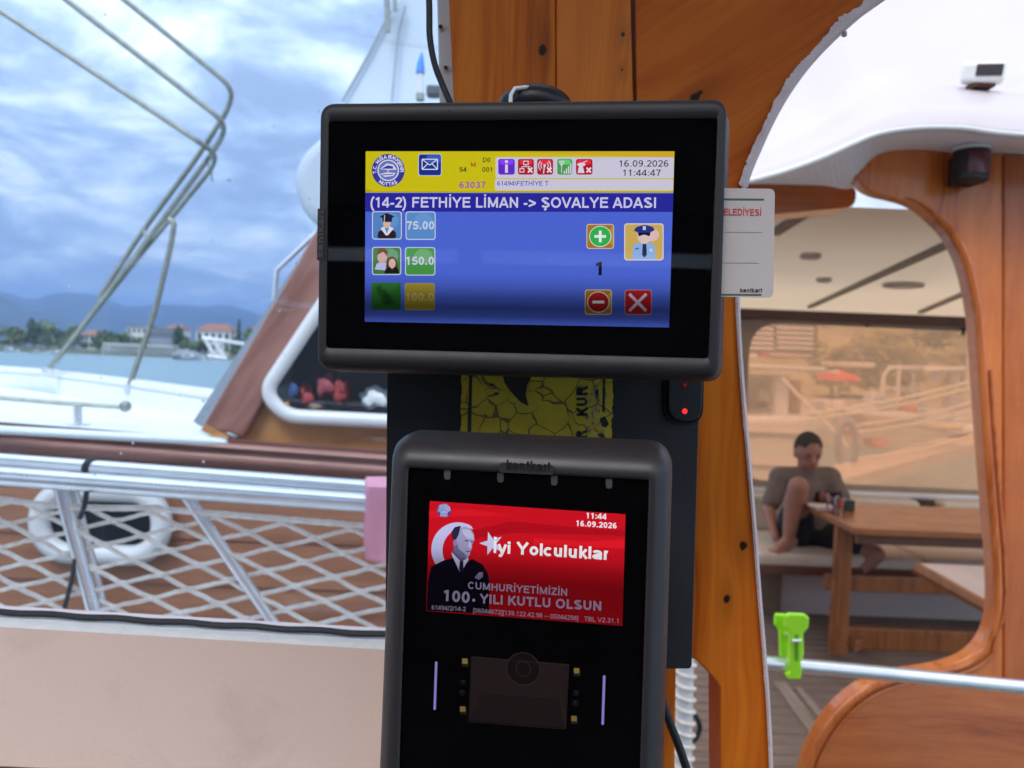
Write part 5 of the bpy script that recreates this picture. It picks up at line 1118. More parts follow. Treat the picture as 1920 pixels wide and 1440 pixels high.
for (x, y_, w, lb) in ((1694, 533, 36, 'largest round flush lamp in the cream ceiling'), (1520, 478, 19, 'small round flush lamp beside the plastic card'), (1545, 523, 14, 'smallest round flush lamp, farthest left on the ceiling')):
    p = onz(x, y_, ZC2); r_ = w / F * (p.y); t = thing('ceiling_lamp', lb, 'lamp', p)
    MB().tube([p + V((0, 0, .004)), p + V((0, 0, -.012))], r_, 24).build('rim', lampm, t, True)
    MB().tube([p + V((0, 0, .0)), p + V((0, 0, -.016))], r_ * .72, 24).build('diffuser', plain('lamp diffuser', (.55, .48, .42), .3), t, True)
o = MB().box((2.9, 5.42, ZC2 - .035), (4.4, .10, .07)).build('roof_beam', dark_red, None, bev=.006); setp(o, 'dark red beam along the far edge of the cream ceiling', 'beam')
# side curtain: canvas with a rounded clear sheet
YV = 5.5
cu = thing('side_curtain', 'beige canvas side curtain with a big orange tinted clear sheet behind the seated man', 'curtain', (2.4, YV, .74))
zb = .735; zt3 = ZC2 - .03
x0 = ony(1404, 800, YV).x; x1 = 4.6; w0 = ony(1402, 640, YV).z; 
out_ = [V((x0 - .25, YV, zb - .04)), V((x1 + .1, YV, zb - .04)), V((x1 + .1, YV, zt3 + .05)), V((x0 - .25, YV, zt3 + .05))]
ho = [V((x0 - .02, YV, zb + .03)), V((x1, YV, zb + .01)), V((x1, YV, ony(1750, 621, YV).z)), V((x0 - .02, YV, ony(1450, 606, YV).z))]
hole = rnd(ho, [.14, .05, .05, .22], 8)
def frame_with_hole(outer, hole, ext, name, mat, parent):
    bm = bmesh.new(); n = len(hole); cx = sum((p.x for p in hole)) / n; cz = sum(p.z for p in hole) / n
    ox0 = min(p.x for p in outer); ox1 = max(p.x for p in outer); oz0 = min(p.z for p in outer); oz1 = max(p.z for p in outer)
    vs = []; 
    for p in hole:
        d = V((p.x - cx, 0, p.z - cz)); tx = ((ox1 - cx) / d.x if d.x > 0 else (ox0 - cx) / d.x) if abs(d.x) > 1e-6 else 1e9; tz = ((oz1 - cz) / d.z if d.z > 0 else (oz0 - cz) / d.z) if abs(d.z) > 1e-6 else 1e9
        t = min(tx, tz); vs.append(V((cx + d.x * t, p.y, cz + d.z * t)))
    e = V(ext); allv = hole + vs + [p + e for p in hole] + [p + e for p in vs]; fs = []
    for i in range(n): j = (i + 1) % n; fs += [(i, j, n + j, n + i), (2 * n + i, 3 * n + i, 3 * n + j, 2 * n + j), (i, 2 * n + i, 2 * n + j, j), (n + i, n + j, 3 * n + j, 3 * n + i)]
    bm.free(); return mesh(name, allv, fs, mat, parent)
frame_with_hole(out_, hole, (0, .006, 0), 'canvas', canvas, cu)
MB().prism([p + V((0, .008, 0)) for p in hole], (0, .002, 0)).build('clear_sheet', glassy('amber clear vinyl', (1.0, .72, .54), 1.2, .42, (1.0, .71, .50)), cu)
for x, y_ in ((1627, 606), (1806, 622)):
    p = ony(x, y_, YV - .01); MB().box(p, (.018, .012, .05)).build('strap', rubber, cu)
# bulwark behind the seat
o = MB().box((2.5, 5.52, .33), (4.8, .05, .70)).build('bulwark', cream_wall, None); setp(o, kind='structure')
o = MB().box((2.5, 5.50, .700), (4.8, .12, .035)).build('bulwark_cap', gel_white, None, bev=.008); setp(o, 'white cap rail along the bulwark behind the bench', 'cap rail')
# bench
be = thing('bench', 'long built-in bench with beige cushions and brown front edge behind the table', 'bench', (2.4, 5.0, 0))
bx0 = ony(1418, 1050, 4.6).x; 
for a, b in ((bx0, 2.42), (2.44, 3.9)):
    bevel(MB().box(((a + b) / 2, 4.93, .425), (b - a - .01, .70, .085)).build('seat_cushion', beige_cloth, be), .03, 4)
xs = [bx0, 1.42, 2.93 - .02, 4.2]; gx = ony(1737, 945, 5.36).x
for a, b in ((bx0, gx - .06), (gx + .06, 4.2)):
    bevel(MB().box(((a + b) / 2, 5.36, .57), (b - a - .02, .14, .24)).build('back_cushion', beige_cloth, be), .03, 4)
MB().box(((gx), 5.38, .56), (.09, .06, .26)).build('dark_gap_block', plain('dark brown block', (.06, .03, .02), .6), be)
MB().box((2.6, 4.585, .375), (4.4, .035, .055)).build('front_edge', plain('brown edge wood', (.13, .05, .03), .35, coat=.3), be, bev=.006)
bp0 = ony(1462, 1100, 4.98).x
MB().box(((bp0 + 3.9) / 2, 4.99, .18), (3.9 - bp0, .02, .37)).build('front_panel', plain('pale grey panel', (.62, .54, .53), .5, var=.03), be)
MB().box(((bx0 + bp0) / 2, 4.97, .18), (bp0 - bx0, .05, .37)).build('end_panel', plain('brown grey end panel', (.22, .15, .11), .5), be)
# table
tb = thing('table', 'varnished wooden table beside the seated man', 'table', (2.4, 4.3, 0))
zt4 = .75
tl = onz(1508, 943, zt4); nl = onz(1602, 990, zt4)
top = [nl, V((3.6, nl.y + .02, zt4)), V((3.6, tl.y, zt4)), V((nl.x - .03, tl.y, zt4)), tl]
top = [nl, V((3.6, nl.y, zt4)), V((3.6, tl.y + .05, zt4)), V((tl.x, tl.y + .05, zt4))]
bevel(MB().prism(top, (0, 0, -.035)).build('tabletop', table_wood, tb), .006, 3)
MB().prism([V((nl.x + .03, nl.y + .03, .715)), V((3.55, nl.y + .03, .715)), V((3.55, nl.y + .06, .715)), V((nl.x + .03, nl.y + .06, .715))], (0, 0, -.05)).build('apron', plain('dark apron wood', (.12, .05, .025), .4), tb)
lg = wood('table leg wood', (.18, .055, .018), (.30, .105, .034), (.38, .15, .05), 0, fq=30, rough=.35, coat=.3, seed=80)
lx = ony(1592, 1100, 4.1).x
bevel(MB().box((lx, 4.2, .37), (.085, .05, .68)).build('leg', lg, tb), .006)
bevel(MB().prism([onz(1560, 1165, .04), onz(1602, 1225, .04), onz(1618, 1220, .04), onz(1578, 1160, .04)], (0, 0, .06)).build('foot', lg, tb), .008)
bevel(MB().box((lx + .95, 4.38, .065), (1.85, .05, .12)).build('foot_rail', lg, tb), .006)
bevel(MB().box((lx + .80, 4.42, .355), (1.6, .04, .085)).build('stretcher', lg, tb), .006)
# folding leaf of a second table (pale top with orange edge)
lf = thing('folding_leaf', 'pale pinkish triangular table leaf with orange wooden edge at the right', 'table leaf', ony(1800, 1130, 3.4))
pf = [ony(1722, 1056, 3.4), ony(1862, 1062, 3.75), ony(1870, 1140, 3.1)]
MB().prism(pf, (0, 0, -.012)).build('leaf', plain('pale laminate', (.70, .58, .56), .35), lf)
MB().tube([pf[0] + V((-.01, 0, -.02)), pf[2] + V((0, 0, -.02))], .026, 6).build('edge', lg, lf)
# things on the table
def onT(px, py): return onz(px, py, zt4)
gm = glassy('drinking glass', (.96, .92, .92), 1.45)
for i, (px, py, lb) in enumerate(((1560, 960, 'small clear glass on the table corner'), (1573, 966, 'clear glass nearest the table edge'))):
    p = onT(px, py); t = thing('drinking_glass', lb, 'glass', p)
    MB().tube([p + V((0, 0, .0)), p + V((0, 0, .09))], [.028, .034], 14, cap=False).build('wall', gm, t, True); MB().tube([p + V((0, 0, .002)), p + V((0, 0, .01))], .028, 14).build('base', gm, t, True)
for (px, py, dm, c, nm, lb) in ((1538, 950, (.13, .09, .012), (.72, .68, .70), 'paper_napkin', 'pale paper napkin lying on the table corner'), (1580, 948, (.09, .05, .03), (.55, .06, .05), 'red_packet', 'red packet on the table beside the glasses'), (1591, 957, (.05, .05, .06), (.03, .05, .045), 'dark_jar', 'small dark jar at the right of the glasses'), (1548, 958, (.1, .06, .015), (.45, .30, .30), 'pink_notebook', 'pinkish notebook under the man\'s hand')):
    p = onT(px, py); o = bevel(MB().box((0, 0, dm[2] / 2), dm).build(nm, plain(nm, c, .5), None), .004); o.location = p; setp(o, lb, nm.split('_')[-1])

# ---------------------------------------------------------------- wooden bulkhead with the S curve
YS = 1.8
bk = thing('carved_bulkhead', 'glossy orange wooden bulkhead with a curved cut-out leading to the aft deck', 'bulkhead', ony(1900, 1440, YS))
sc_ = spline([V((a, b, 0)) for a, b in [(1597, 283), (1597, 305), (1603, 328), (1617, 348), (1640, 362), (1680, 372), (1715, 384), (1752, 412), (1782, 446), (1805, 492), (1820, 550), (1830, 620), (1838, 740), (1850, 900), (1862, 1050), (1864, 1130), (1856, 1180), (1835, 1216), (1800, 1240), (1750, 1254), (1690, 1264), (1630, 1282), (1585, 1312), (1550, 1350), (1522, 1400), (1508, 1440), (1490, 1520)]], 4)
cur = [(p.x, p.y) for p in sc_]
slab('frame_board', [(1603, 268), (1700, 276), (1800, 283), (1880, 288), (1880, 1287), (1880, 1287)][:4] + [(1881, 1700), (1440, 1700)] + cur[::-1], YS, .04, varnish, bk, .004)
slab('side_board', [(1881.5, 288), (2300, 310), (2300, 1700), (1882.5, 1700)], YS + .004, .04, varnish_v := wood('vertical varnished board', (.30, .058, .012), (.47, .105, .020), (.58, .155, .032), 0, fq=22, stretch=1, warp=.04, rough=.22, coat=.6, seed=90), bk, .004)
low = [(1497, 1520), (1515, 1445), (1530, 1405), (1558, 1358), (1592, 1320), (1636, 1291), (1692, 1274), (1750, 1268), (1880, 1283), (1880, 1700), (1470, 1700)]
lc = spline([V((a, b, 0)) for a, b in low[:8]], 4)
slab('lower_panel', [(p.x + 10, p.y + 8) for p in lc] + [(1930, 1290), (1930, 1700), (1480, 1700)], YS - .006, .006, varnish_red, bk, .002)
off = []
for i, p in enumerate(sc_):
    t = (sc_[min(i + 1, len(sc_) - 1)] - sc_[max(i - 1, 0)]).normalized(); off.append((p.x - t.y * -10, p.y + t.x * -10) if False else (p.x + t.y * -7 * -1, p.y - t.x * 7 * -1 * -1))
mold = MB().tube([ony(a, b, YS - .003) for a, b in [(p.x + 7, p.y + (-5 if p.y < 1200 else 6)) for p in sc_ if p.y > 372]], [.0085 * min(1, (i + 1) / 14) for i in range(len([1 for p in sc_ if p.y > 372]))], 8).build('edge_moulding', wood('rounded moulding', (.36, .075, .014), (.56, .14, .03), (.70, .21, .05), 0, fq=30, rough=.2, coat=.7, seed=95), bk, True)
MB().tube([ony(a, b, YS - .004) for a, b in [(p.x + 21, p.y + (-12 if p.y < 1200 else 16)) for p in sc_ if p.y > 700]], .004, 6).build('inner_bead', varnish_red, bk, True)
# beam end on the left
o = slab('beam_end', rnd([V((1375, 337)), V((1590, 344)), V((1607, 356)), V((1603, 388)), V((1375, 408))], [2, 10, 14, 16, 2]), 1.95, .10, varnish_red, None, .006); setp(o, 'short red-brown wooden beam end left of the curved bulkhead', 'beam')
# white roof edge over the bulkhead
rf = thing('white_roof', 'white moulded cabin roof with a broad rounded lip above the bulkhead', 'roof', ony(1700, 250, 1.75))
hi = spline([V((a, b, 0)) for a, b in [(1300, 350), (1370, 322), (1410, 300), (1470, 272), (1540, 238), (1600, 200), (1650, 176), (1720, 166), (1800, 164), (1870, 168), (1960, 172), (2200, 190)]], 5)
lo = spline([V((a, b, 0)) for a, b in [(1300, 362), (1375, 342), (1415, 333), (1475, 316), (1545, 290), (1600, 265), (1650, 246), (1720, 236), (1800, 236), (1870, 245), (1960, 252), (2200, 270)]], 5)
so_ = spline([V((a, b, 0)) for a, b in [(1300, 358), (1375, 347), (1415, 345), (1475, 346), (1545, 348), (1600, 352), (1650, 300), (1720, 292), (1800, 300), (1870, 296), (1960, 300), (2200, 330)]], 5)
H = [ony(p.x, p.y, 1.86) for p in hi]; Lw = [ony(p.x, p.y, 1.62) for p in lo]; So = [ony(p.x, p.y, 1.86) for p in so_]
mb = MB(); m = len(H); rows = []
M2_ = [a.lerp(b, .35) + V((0, -.045, .0)) for a, b in zip(H, Lw)]; M3_ = [a.lerp(b, .75) + V((0, -.035, .0)) for a, b in zip(H, Lw)]
UP = [h + V((.02, .10, .05)) for h in H]; UP2 = [h + V((.1, .9, .95)) for h in H]; UP3 = [h + V((.1, 1.0, .99)) for h in H]
rows = [UP3, UP2, [a.lerp(b, .5) for a, b in zip(UP, UP2)], UP, H, M2_, M3_, Lw, [p + V((0, .02, -.006)) for p in Lw]]
mb.add([p for r_ in rows for p in r_], [(j * m + i, j * m + i + 1, (j + 1) * m + i + 1, (j + 1) * m + i) for j in range(len(rows) - 1) for i in range(m - 1)])
o = mb.build('roof_shell', plain('roof gelcoat', (.56, .495, .505), .3, var=.03, sc=2, dirt=((.48, .42, .40), 3.2, .6, .35)), rf, True, fix=False); s_ = o.modifiers.new('s', 'SUBSURF'); s_.levels = 1; s_.render_levels = 1
mb = MB(); Lb = [p + V((0, .02, -.004)) for p in Lw]; mb.add(Lb + So, [(i, i + 1, m + i + 1, m + i) for i in range(m - 1)]); mb.build('soffit', plain('soffit white', (.88, .80, .80), .5, var=.03), rf, False, fix=False)
MB().tube([p + V((0, -.002, -.004)) for p in Lw], .0055, 8).build('lip', gel_white, rf, True)
# flood light on the roof
fd = thing('flood_light', 'small white rectangular flood light with rust stains on the roof', 'lamp', ony(1840, 170, 1.8))
Mr = Matrix.Rotation(R(8), 3, 'Y') @ Matrix.Rotation(R(-28), 3, 'Z') @ Matrix.Rotation(R(14), 3, 'X')
pc = ony(1843, 138, 1.80); o = bevel(MB().box(pc, (.085, .06, .042), Mr).build('housing', plain('stained white housing', (.8, .78, .75), .3, dirt=((.35, .16, .05), 60, .6, .7)), fd), .008, 3)
pc2 = pc + Mr @ V((0.012, -.031, .004)); bevel(MB().box(pc2, (.052, .004, .026), Mr).build('glass', plain('lamp glass', (.06, .05, .055), .15), fd), .002)
MB().box(ony(1838, 162, 1.81), (.045, .04, .012)).build('bracket', plain('rusty bracket', (.12, .05, .03), .6), fd)
# navigation light
nv = thing('navigation_light', 'black navigation light with dark red lens on the orange bulkhead', 'lamp', ony(1820, 330, 1.74))
c = ony(1820, 308, 1.745)
MB().tube([c + V((0, 0, -.040)), c + V((0, 0, -.036)), c + V((0, 0, .024)), c + V((0, 0, .030))], [.030, .036, .037, .034], 24).build('housing', black_plastic, nv, True)
MB().tube([c + V((0, 0, .028)), c + V((0, 0, .036)), c + V((0, 0, .039))], [.039, .038, .030], 24).build('cap', plain('pale metal cap', (.72, .70, .70), .25), nv, True)
ls = MB(); ls.grid(lambda u, v: c + V((.0385 * math.sin(R(-35 + 85 * u)), -.0385 * math.cos(R(-35 + 85 * u)), -.026 + .046 * v)), 12, 2); ls.build('lens', plain('dark red lens', (.11, .025, .035), .15), nv, True, fix=False)
MB().box(c + V((0, .03, -.01)), (.05, .03, .06)).build('bracket', black_plastic, nv)
# stainless rail with pegs
YA = 1.25
ra = thing('rail', 'bright steel rail crossing the opening below the pegs', 'rail', ony(1500, 1250, YA))
MB().tube([ony(1405, 1240, YA), ony(1660, 1263, YA), ony(2100, 1306, YA)], .0112, 16).build('tube', steel, ra, True)
green = plain('lime plastic', (.42, .95, .02), .35, var=.05)
def peg(px, py, dy, lb):
    t = thing('clothes_peg', lb, 'peg', ony(px, 1240, YA + dy), 'lime green beach pegs on the rail')
    outl = [(-17, -80), (-19, -60), (-10, -48), (-11, -20), (-12, 10), (-10, 24), (-19, 30), (-14, 38), (8, 38), (13, 20), (10, 8), (14, -10), (13, -48), (22, -58), (24, -78), (16, -83), (-10, -84)]
    for s_, d_ in ((0, 0), (1, .016)):
        pts = [ony(px + a + s_ * 2, py + b, YA + dy - .018 + d_) for a, b in outl]
        bevel(MB().prism(pts, (0, .012, 0)).build('jaw', green, t), .0022, 3)
    MB().tube([ony(px - 8, py - 35, YA + dy - .022), ony(px + 10, py - 35, YA + dy - .022)], .003, 8).build('spring', steel, t, True)
    MB().prism([ony(px - 1, py - 46, YA + dy - .0195), ony(px + 5, py - 46, YA + dy - .0195), ony(px + 5, py + 4, YA + dy - .0195), ony(px - 1, py + 2, YA + dy - .0195)], (0, .002, 0)).build('groove', plain('groove shade colour', (.13, .42, .01), .5), t)  # raised strip; the groove's shade is put into its darker green
peg(1492, 1236, -.002, 'front lime green peg clipped on the steel rail')
t = thing('clothes_peg', 'rear lime green peg, its wide head left of the front peg', 'peg', ony(1478, 1240, YA + .04), 'lime green beach pegs on the rail')
for d_ in (0, .014):
    bevel(MB().prism([ony(1470 + a, 1220 + b, YA + .03 + d_) for a, b in [(-15, -68), (-17, -48), (-8, -36), (-6, 14), (14, 14), (14, -36), (20, -48), (20, -66)]], (0, .010, 0)).build('jaw', green, t), .0022, 3)
MB().tube([ony(1470, 1190, YA + .028), ony(1488, 1190, YA + .028)], .003, 8).build('spring', steel, t, True)
# pole wound with rope
wp = thing('rope_wound_pole', 'white pole spirally wound with pale rope, low behind the lower machine', 'pole', ony(1278, 1500, 1.6))
a = ony(1287, 1180, 1.6); b = ony(1279, 1560, 1.6)
MB().tube([a, b], .0165, 16).build('pole', white_paint, wp, True)
L_ = []
for i in range(0, 260): tt = i / 260; p = a.lerp(b, tt); an = i * .42; L_.append(p + V((.0195 * math.cos(an), .0195 * math.sin(an), 0)))
MB().tube(L_, .0036, 6).build('winding', rope_mat, wp, True)
o = MB().tube(spline([ony(1290, 1330, 1.9), ony(1306, 1345, 1.9), ony(1312, 1366, 1.9), ony(1302, 1388, 1.9), ony(1288, 1380, 1.9)], 5), .006, 8).build('rope_loop', rubber, None, True); setp(o, 'dark rope loop behind the rope-wound pole', 'rope')

# ================================================================= SEATED MAN
def person():
    sk = plain('skin', (.36, .16, .11), .5, var=.08, sc=14)
    t = thing('person', 'barefoot man in grey t-shirt and black shorts sitting on the bench, one knee up', 'person', (1.85, 4.95, .45))
    W_ = lambda px, py, d: ony(px, py, d)
    P = dict(pel=W_(1520, 1008, 4.97), waist=W_(1515, 965, 5.02), chest=W_(1508, 915, 5.05), shoL=W_(1462, 897, 5.02), shoR=W_(1556, 897, 5.02), neck=W_(1513, 885, 5.02), chin=W_(1520, 872, 4.97), head=W_(1515, 848, 4.98),
             elL=W_(1441, 958, 4.95), wrL=W_(1455, 1008, 4.80), haL=W_(1462, 1022, 4.78), elR=W_(1583, 945, 4.92), wrR=W_(1562, 950, 4.70), haR=W_(1553, 942, 4.66),
             hipL=W_(1490, 1012, 4.92), knL=W_(1497, 912, 4.62), anL=W_(1478, 1012, 4.66), toL=W_(1446, 1034, 4.62), hipR=W_(1550, 1012, 4.90), knR=W_(1640, 1040, 4.62), anR=W_(1572, 1112, 4.62), toR=W_(1562, 1152, 4.42))
    def cap(mb, a, b, ra, rb, n=7):
        for i in range(n + 1): pass
        mb.tube([a + (b - a) * (i / n) for i in range(n + 1)], [ra + (rb - ra) * (i / n) for i in range(n + 1)], 14); mb.ball(a, ra, 14); mb.ball(b, rb, 14)
    def voxel(mb, name, mat, vox, sm=6):
        me = bpy.data.meshes.new('tmp'); me.from_pydata([tuple(v) for v in mb.v], [], mb.f); o = bpy.data.objects.new('tmp', me); COL.objects.link(o)
        bm = bmesh.new(); bm.from_mesh(me); bmesh.ops.recalc_face_normals(bm, faces=bm.faces); bm.to_mesh(me); bm.free()
        r = o.modifiers.new('r', 'REMESH'); r.mode = 'VOXEL'; r.voxel_size = vox; s = o.modifiers.new('s', 'SMOOTH'); s.iterations = sm; s.factor = .5
        dg = bpy.context.evaluated_depsgraph_get(); m2 = bpy.data.meshes.new_from_object(o.evaluated_get(dg)); bpy.data.objects.remove(o); bpy.data.meshes.remove(me); m2.name = name
        return link(name, m2, mat, t, True)
    b = MB()
    # head turned down towards the phone (to the viewer's right)
    Hc = P['head']; look = (P['haR'] - Hc).normalized(); look = V((look.x * .6, look.y, look.z * .30)).normalized(); side = look.cross(V((0, 0, 1))).normalized(); upv = side.cross(look).normalized()
    HM = Matrix((side, look, upv)).transposed()
    b.ball(Hc + upv * .02, (.080, .100, .104), 20, HM); b.ball(Hc + look * .030 - upv * .045, (.058, .062, .062), 16, HM); b.ball(Hc + look * .058 - upv * .085, (.030, .028, .024), 12, HM)
    cap(b, Hc + look * .090 + upv * .005, Hc + look * .108 - upv * .028, .009, .015); b.ball(Hc + look * .088 - upv * .056, (.024, .010, .010), 10, HM)
    b.ball(Hc + look * .085 + upv * .028, (.052, .012, .009), 12, HM)
    for s in (-1, 1): b.ball(Hc + side * .078 * s - upv * .008 - look * .005, (.010, .020, .032), 12, HM)
    cap(b, P['neck'] - V((0, 0, .05)), Hc - upv * .05, .062, .055)
    cap(b, P['chest'], P['waist'], .13, .125); cap(b, P['waist'], P['pel'], .125, .14); cap(b, P['shoL'], P['shoR'], .06, .06); cap(b, P['shoL'], P['chest'], .06, .1); cap(b, P['shoR'], P['chest'], .06, .1)
    cap(b, P['shoL'], P['elL'], .050, .040); cap(b, P['elL'], P['wrL'], .040, .026); cap(b, P['shoR'], P['elR'], .050, .040); cap(b, P['elR'], P['wrR'], .040, .026)
    def hand(w, h, curl):
        d = (h - w).normalized(); sd_ = d.cross(curl).normalized(); c_ = curl.normalized()
        for k in (-1.5, -.5, .5, 1.5): cap(b, w + d * .01, h + sd_ * k * .017, .016, .013, 3)
        for k, l in zip((-1.5, -.5, .5, 1.5), (.030, .038, .036, .028)):
            a = h + sd_ * k * .019; m_ = a + d * l + c_ * .008; e_ = m_ + d * l * .6 + c_ * l * .7; cap(b, a, m_, .0095, .009, 3); cap(b, m_, e_, .009, .0075, 3)
        a = w + d * .03 + sd_ * .03; m_ = a + d * .03 + sd_ * .022 + c_ * .012; cap(b, w + d * .01, a, .015, .013, 3); cap(b, a, m_, .012, .010, 3); cap(b, m_, m_ + d * .024 + c_ * .012, .010, .008, 3)
    hand(P['wrL'], P['haL'], V((0, .2, -1))); hand(P['wrR'], P['haR'], V((-.3, 0, .6)))
    cap(b, P['hipL'], P['knL'], .088, .058); cap(b, P['knL'], P['knL'].lerp(P['anL'], .3) + V((0, .02, 0)), .057, .060); cap(b, P['knL'].lerp(P['anL'], .3) + V((0, .02, 0)), P['anL'], .058, .034)
    cap(b, P['hipR'], P['knR'], .088, .058); cap(b, P['knR'], P['knR'].lerp(P['anR'], .35), .056, .056); cap(b, P['knR'].lerp(P['anR'], .35), P['anR'], .056, .034)
    def foot(a, tt):
        d = (tt - a).normalized(); s_ = d.cross(V((0, 0, 1))).normalized(); cap(b, a - d * .04 - V((0, 0, .03)), a + d * .08 - V((0, 0, .03)), .030, .033); cap(b, a, a + d * .1 - V((0, 0, .02)), .033, .03)
        for k in (-1.6, -.8, 0, .8, 1.6): cap(b, a + d * .10 - V((0, 0, .03)) + s_ * k * .013, tt + s_ * k * .017 - d * abs(k - .8) * .01, .018, .011, 3)
    foot(P['anL'], P['toL']); foot(P['anR'], P['toR'])
    voxel(b, 'body', sk, .0065, 3)
    # hair cap
    h = MB(); h.ball(Hc + upv * .028 - look * .008, (.085, .103, .104), 20, HM)
    o = voxel(h, 'hair', plain('short dark hair', (.035, .026, .022), .8, bump=.6, bsc=500), .008, 1)
    bm = bmesh.new(); bm.from_mesh(o.data)
    def keep(v):
        q = v - Hc; return q.dot(upv) > (.048 if q.dot(look) > .02 else (.048 + (q.dot(look) - .02) * 1.3)) - (0 if q.dot(look) > .02 else 0)
    bmesh.ops.delete(bm, geom=[v for v in bm.verts if not keep(v.co)], context='VERTS'); bm.to_mesh(o.data); bm.free()
    for s in (-1, 1):
        e_ = MB().ball(Hc + look * .086 + upv * .010 + side * .030 * s, .012, 10).build('eye', plain('eye', (.08, .05, .045), .2), t, True)
    # shirt
    s = MB(); cap(s, P['shoL'] + V((0, 0, .004)), P['shoR'] + V((0, 0, .004)), .072, .072); cap(s, P['chest'], P['waist'], .140, .142); cap(s, P['waist'], P['pel'] + V((0, 0, .03)), .146, .152); cap(s, P['shoL'], P['chest'], .07, .13); cap(s, P['shoR'], P['chest'], .07, .13)
    cap(s, P['shoL'], P['shoL'].lerp(P['elL'], .72), .064, .060); cap(s, P['shoR'], P['shoR'].lerp(P['elR'], .72), .064, .060); cap(s, P['neck'] + V((0, 0, -.03)), P['neck'] + V((0, 0, -.008)), .09, .066)
    voxel(s, 'shirt', plain('grey shirt', (.17, .125, .105), .85, var=.1, sc=14, bump=.7, bsc=30), .009, 5)
    s = MB(); cap(s, P['pel'] - V((.03, 0, 0)), P['pel'] + V((.03, 0, 0)), .16, .16); cap(s, P['hipL'], P['hipL'].lerp(P['knL'], .42), .112, .105); cap(s, P['hipR'], P['hipR'].lerp(P['knR'], .62), .115, .098)
    voxel(s, 'shorts', plain('black shorts', (.012, .013, .022), .8, bump=.5, bsc=30), .009, 5)
    # phone
    ph = thing('phone', 'dark phone held up in the seated man\'s hand', 'phone', P['haR'])
    Mp = Matrix.Rotation(R(30), 3, 'X'); pc = P['haR'] + V((-.01, -.01, .035))
    bevel(MB().box(pc, (.15, .010, .074), Mp).build('case', plain('phone case', (.02, .012, .014), .3), ph), .004, 3); MB().box(pc + V((0, .0065, .0)), (.14, .002, .066), Mp).build('screen', plain('phone screen', (.02, .02, .03), .1), ph)
person()

# ================================================================= HARBOUR BEHIND THE AMBER SHEET
def quay():
    cq = plain('quay concrete', (.52, .46, .38), .85, var=.15, sc=.8)
    o = MB().add([(2, 30, -1.2), (70, 22, -1.2), (70, 22, .1), (2, 30, .1), (2, 70, .6), (70, 70, .6)], [(0, 1, 2, 3), (3, 2, 5, 4)]).build('quay', cq, None); setp(o, kind='structure')
    # bank of trees rising behind
    mb = MB(); mb.grid(lambda u, v: (-6 + 90 * u, 44 + 50 * v, .4 + 11 * v ** .8 + 1.5 * noise.noise(V((u * 8, v * 4, 0)))), 30, 12)
    setp(mb.build('hillside', plain('lightened hillside', (.42, .36, .20), .95, var=.3, sc=.3), None, True), kind='structure')  # ground colour lightened too, for a brighter view through the sheet
quay()
rt_ = random.Random(5)
names = ['bushy tree on the slope behind the red umbrella', 'olive tree above the white boat canopy', 'dark tree left of the patch of sky', 'broad tree right of the patch of sky', 'tall tree behind the white harbour frames', 'dense tree above the white frame', 'light green tree near the right frame board', 'dark tree at the right edge of the amber sheet', 'low tree between the umbrella and frames', 'small tree behind the quay boats', 'tree just right of the umbrella top', 'pale tree high on the slope', 'rounded tree behind the tall mast', 'tree low behind the white canopy posts']
spots = [(1560, 668, 36, 110), (1470, 640, 50, 120), (1540, 640, 60, 60), (1665, 625, 48, 130), (1720, 640, 44, 120), (1770, 620, 52, 130), (1820, 630, 46, 120), (1850, 660, 40, 110), (1625, 680, 40, 90), (1690, 720, 34, 80), (1640, 645, 60, 100), (1745, 600, 60, 120), (1800, 690, 38, 90), (1790, 600, 64, 120)]
for i, (px, ty, d, w) in enumerate(spots):
    g0 = .4 + 11 * max(0, (d - 44) / 50) ** .8; top = ony(px, ty, d); 
    tree((top.x, d, g0 - .3), max(3.5, top.z - g0 + .3), w / F * d, SLEAF[(i * 2) % 3], names[i], 'trees on the slope behind the harbour', 700, False, 40 + i)
def hb(px, py, d): return ony(px, py, d)
wbm = gel_white; dk_ = plain('dark boat frame', (.10, .07, .10), .5)
# restaurant boat: dark framed upper windows with pale blinds
rbt = thing('restaurant_boat', 'boat at the left with white canopy and dark framed windows with pale blinds', 'boat', (hb(1450, 900, 11).x, 11, -1))
def pbox(px0, py0, px1, py1, d, th, name, mat, parent, bev=0):
    a = hb(px0, py0, d); b = hb(px1, py1, d); return MB().box(((a.x + b.x) / 2, d + th / 2, (a.z + b.z) / 2), (abs(b.x - a.x), th, abs(a.z - b.z))).build(name, mat, parent, bev=bev)
D = 11
pbox(1340, 596, 1531, 672, D + .3, .3, 'upper_wall', dk_, rbt)
bl = plain('pale blinds', (.80, .74, .76), .5, var=.03)
for (a, b) in ((1380, 1450), (1458, 1526)):
    for k in range(6): pbox(a, 602 + k * 9.3, b, 609.5 + k * 9.3, D + .24, .05, 'blind_slat', bl, rbt)
pbox(1395, 662, 1420, 669, D + .22, .05, 'sign', bl, rbt); pbox(1445, 661, 1522, 670, D + .22, .05, 'sign', plain('pinkish sign', (.6, .42, .44), .5), rbt); pbox(1428, 660, 1441, 669, D + .22, .05, 'red_lamp', plain('red round', (.6, .08, .08), .5), rbt)
pbox(1330, 680, 1550, 697, D - 1.2, 2.4, 'canopy', wbm, rbt, .06); pbox(1340, 699, 1480, 712, D - .6, 1.2, 'canopy_underside', plain('tan panel', (.5, .4, .3), .6), rbt)
pbox(1456, 706, 1478, 782, D - .9, .15, 'post', wbm, rbt, .02); pbox(1484, 712, 1500, 780, D, .1, 'timber_post', plain('orange timber', (.4, .15, .06), .6), rbt)
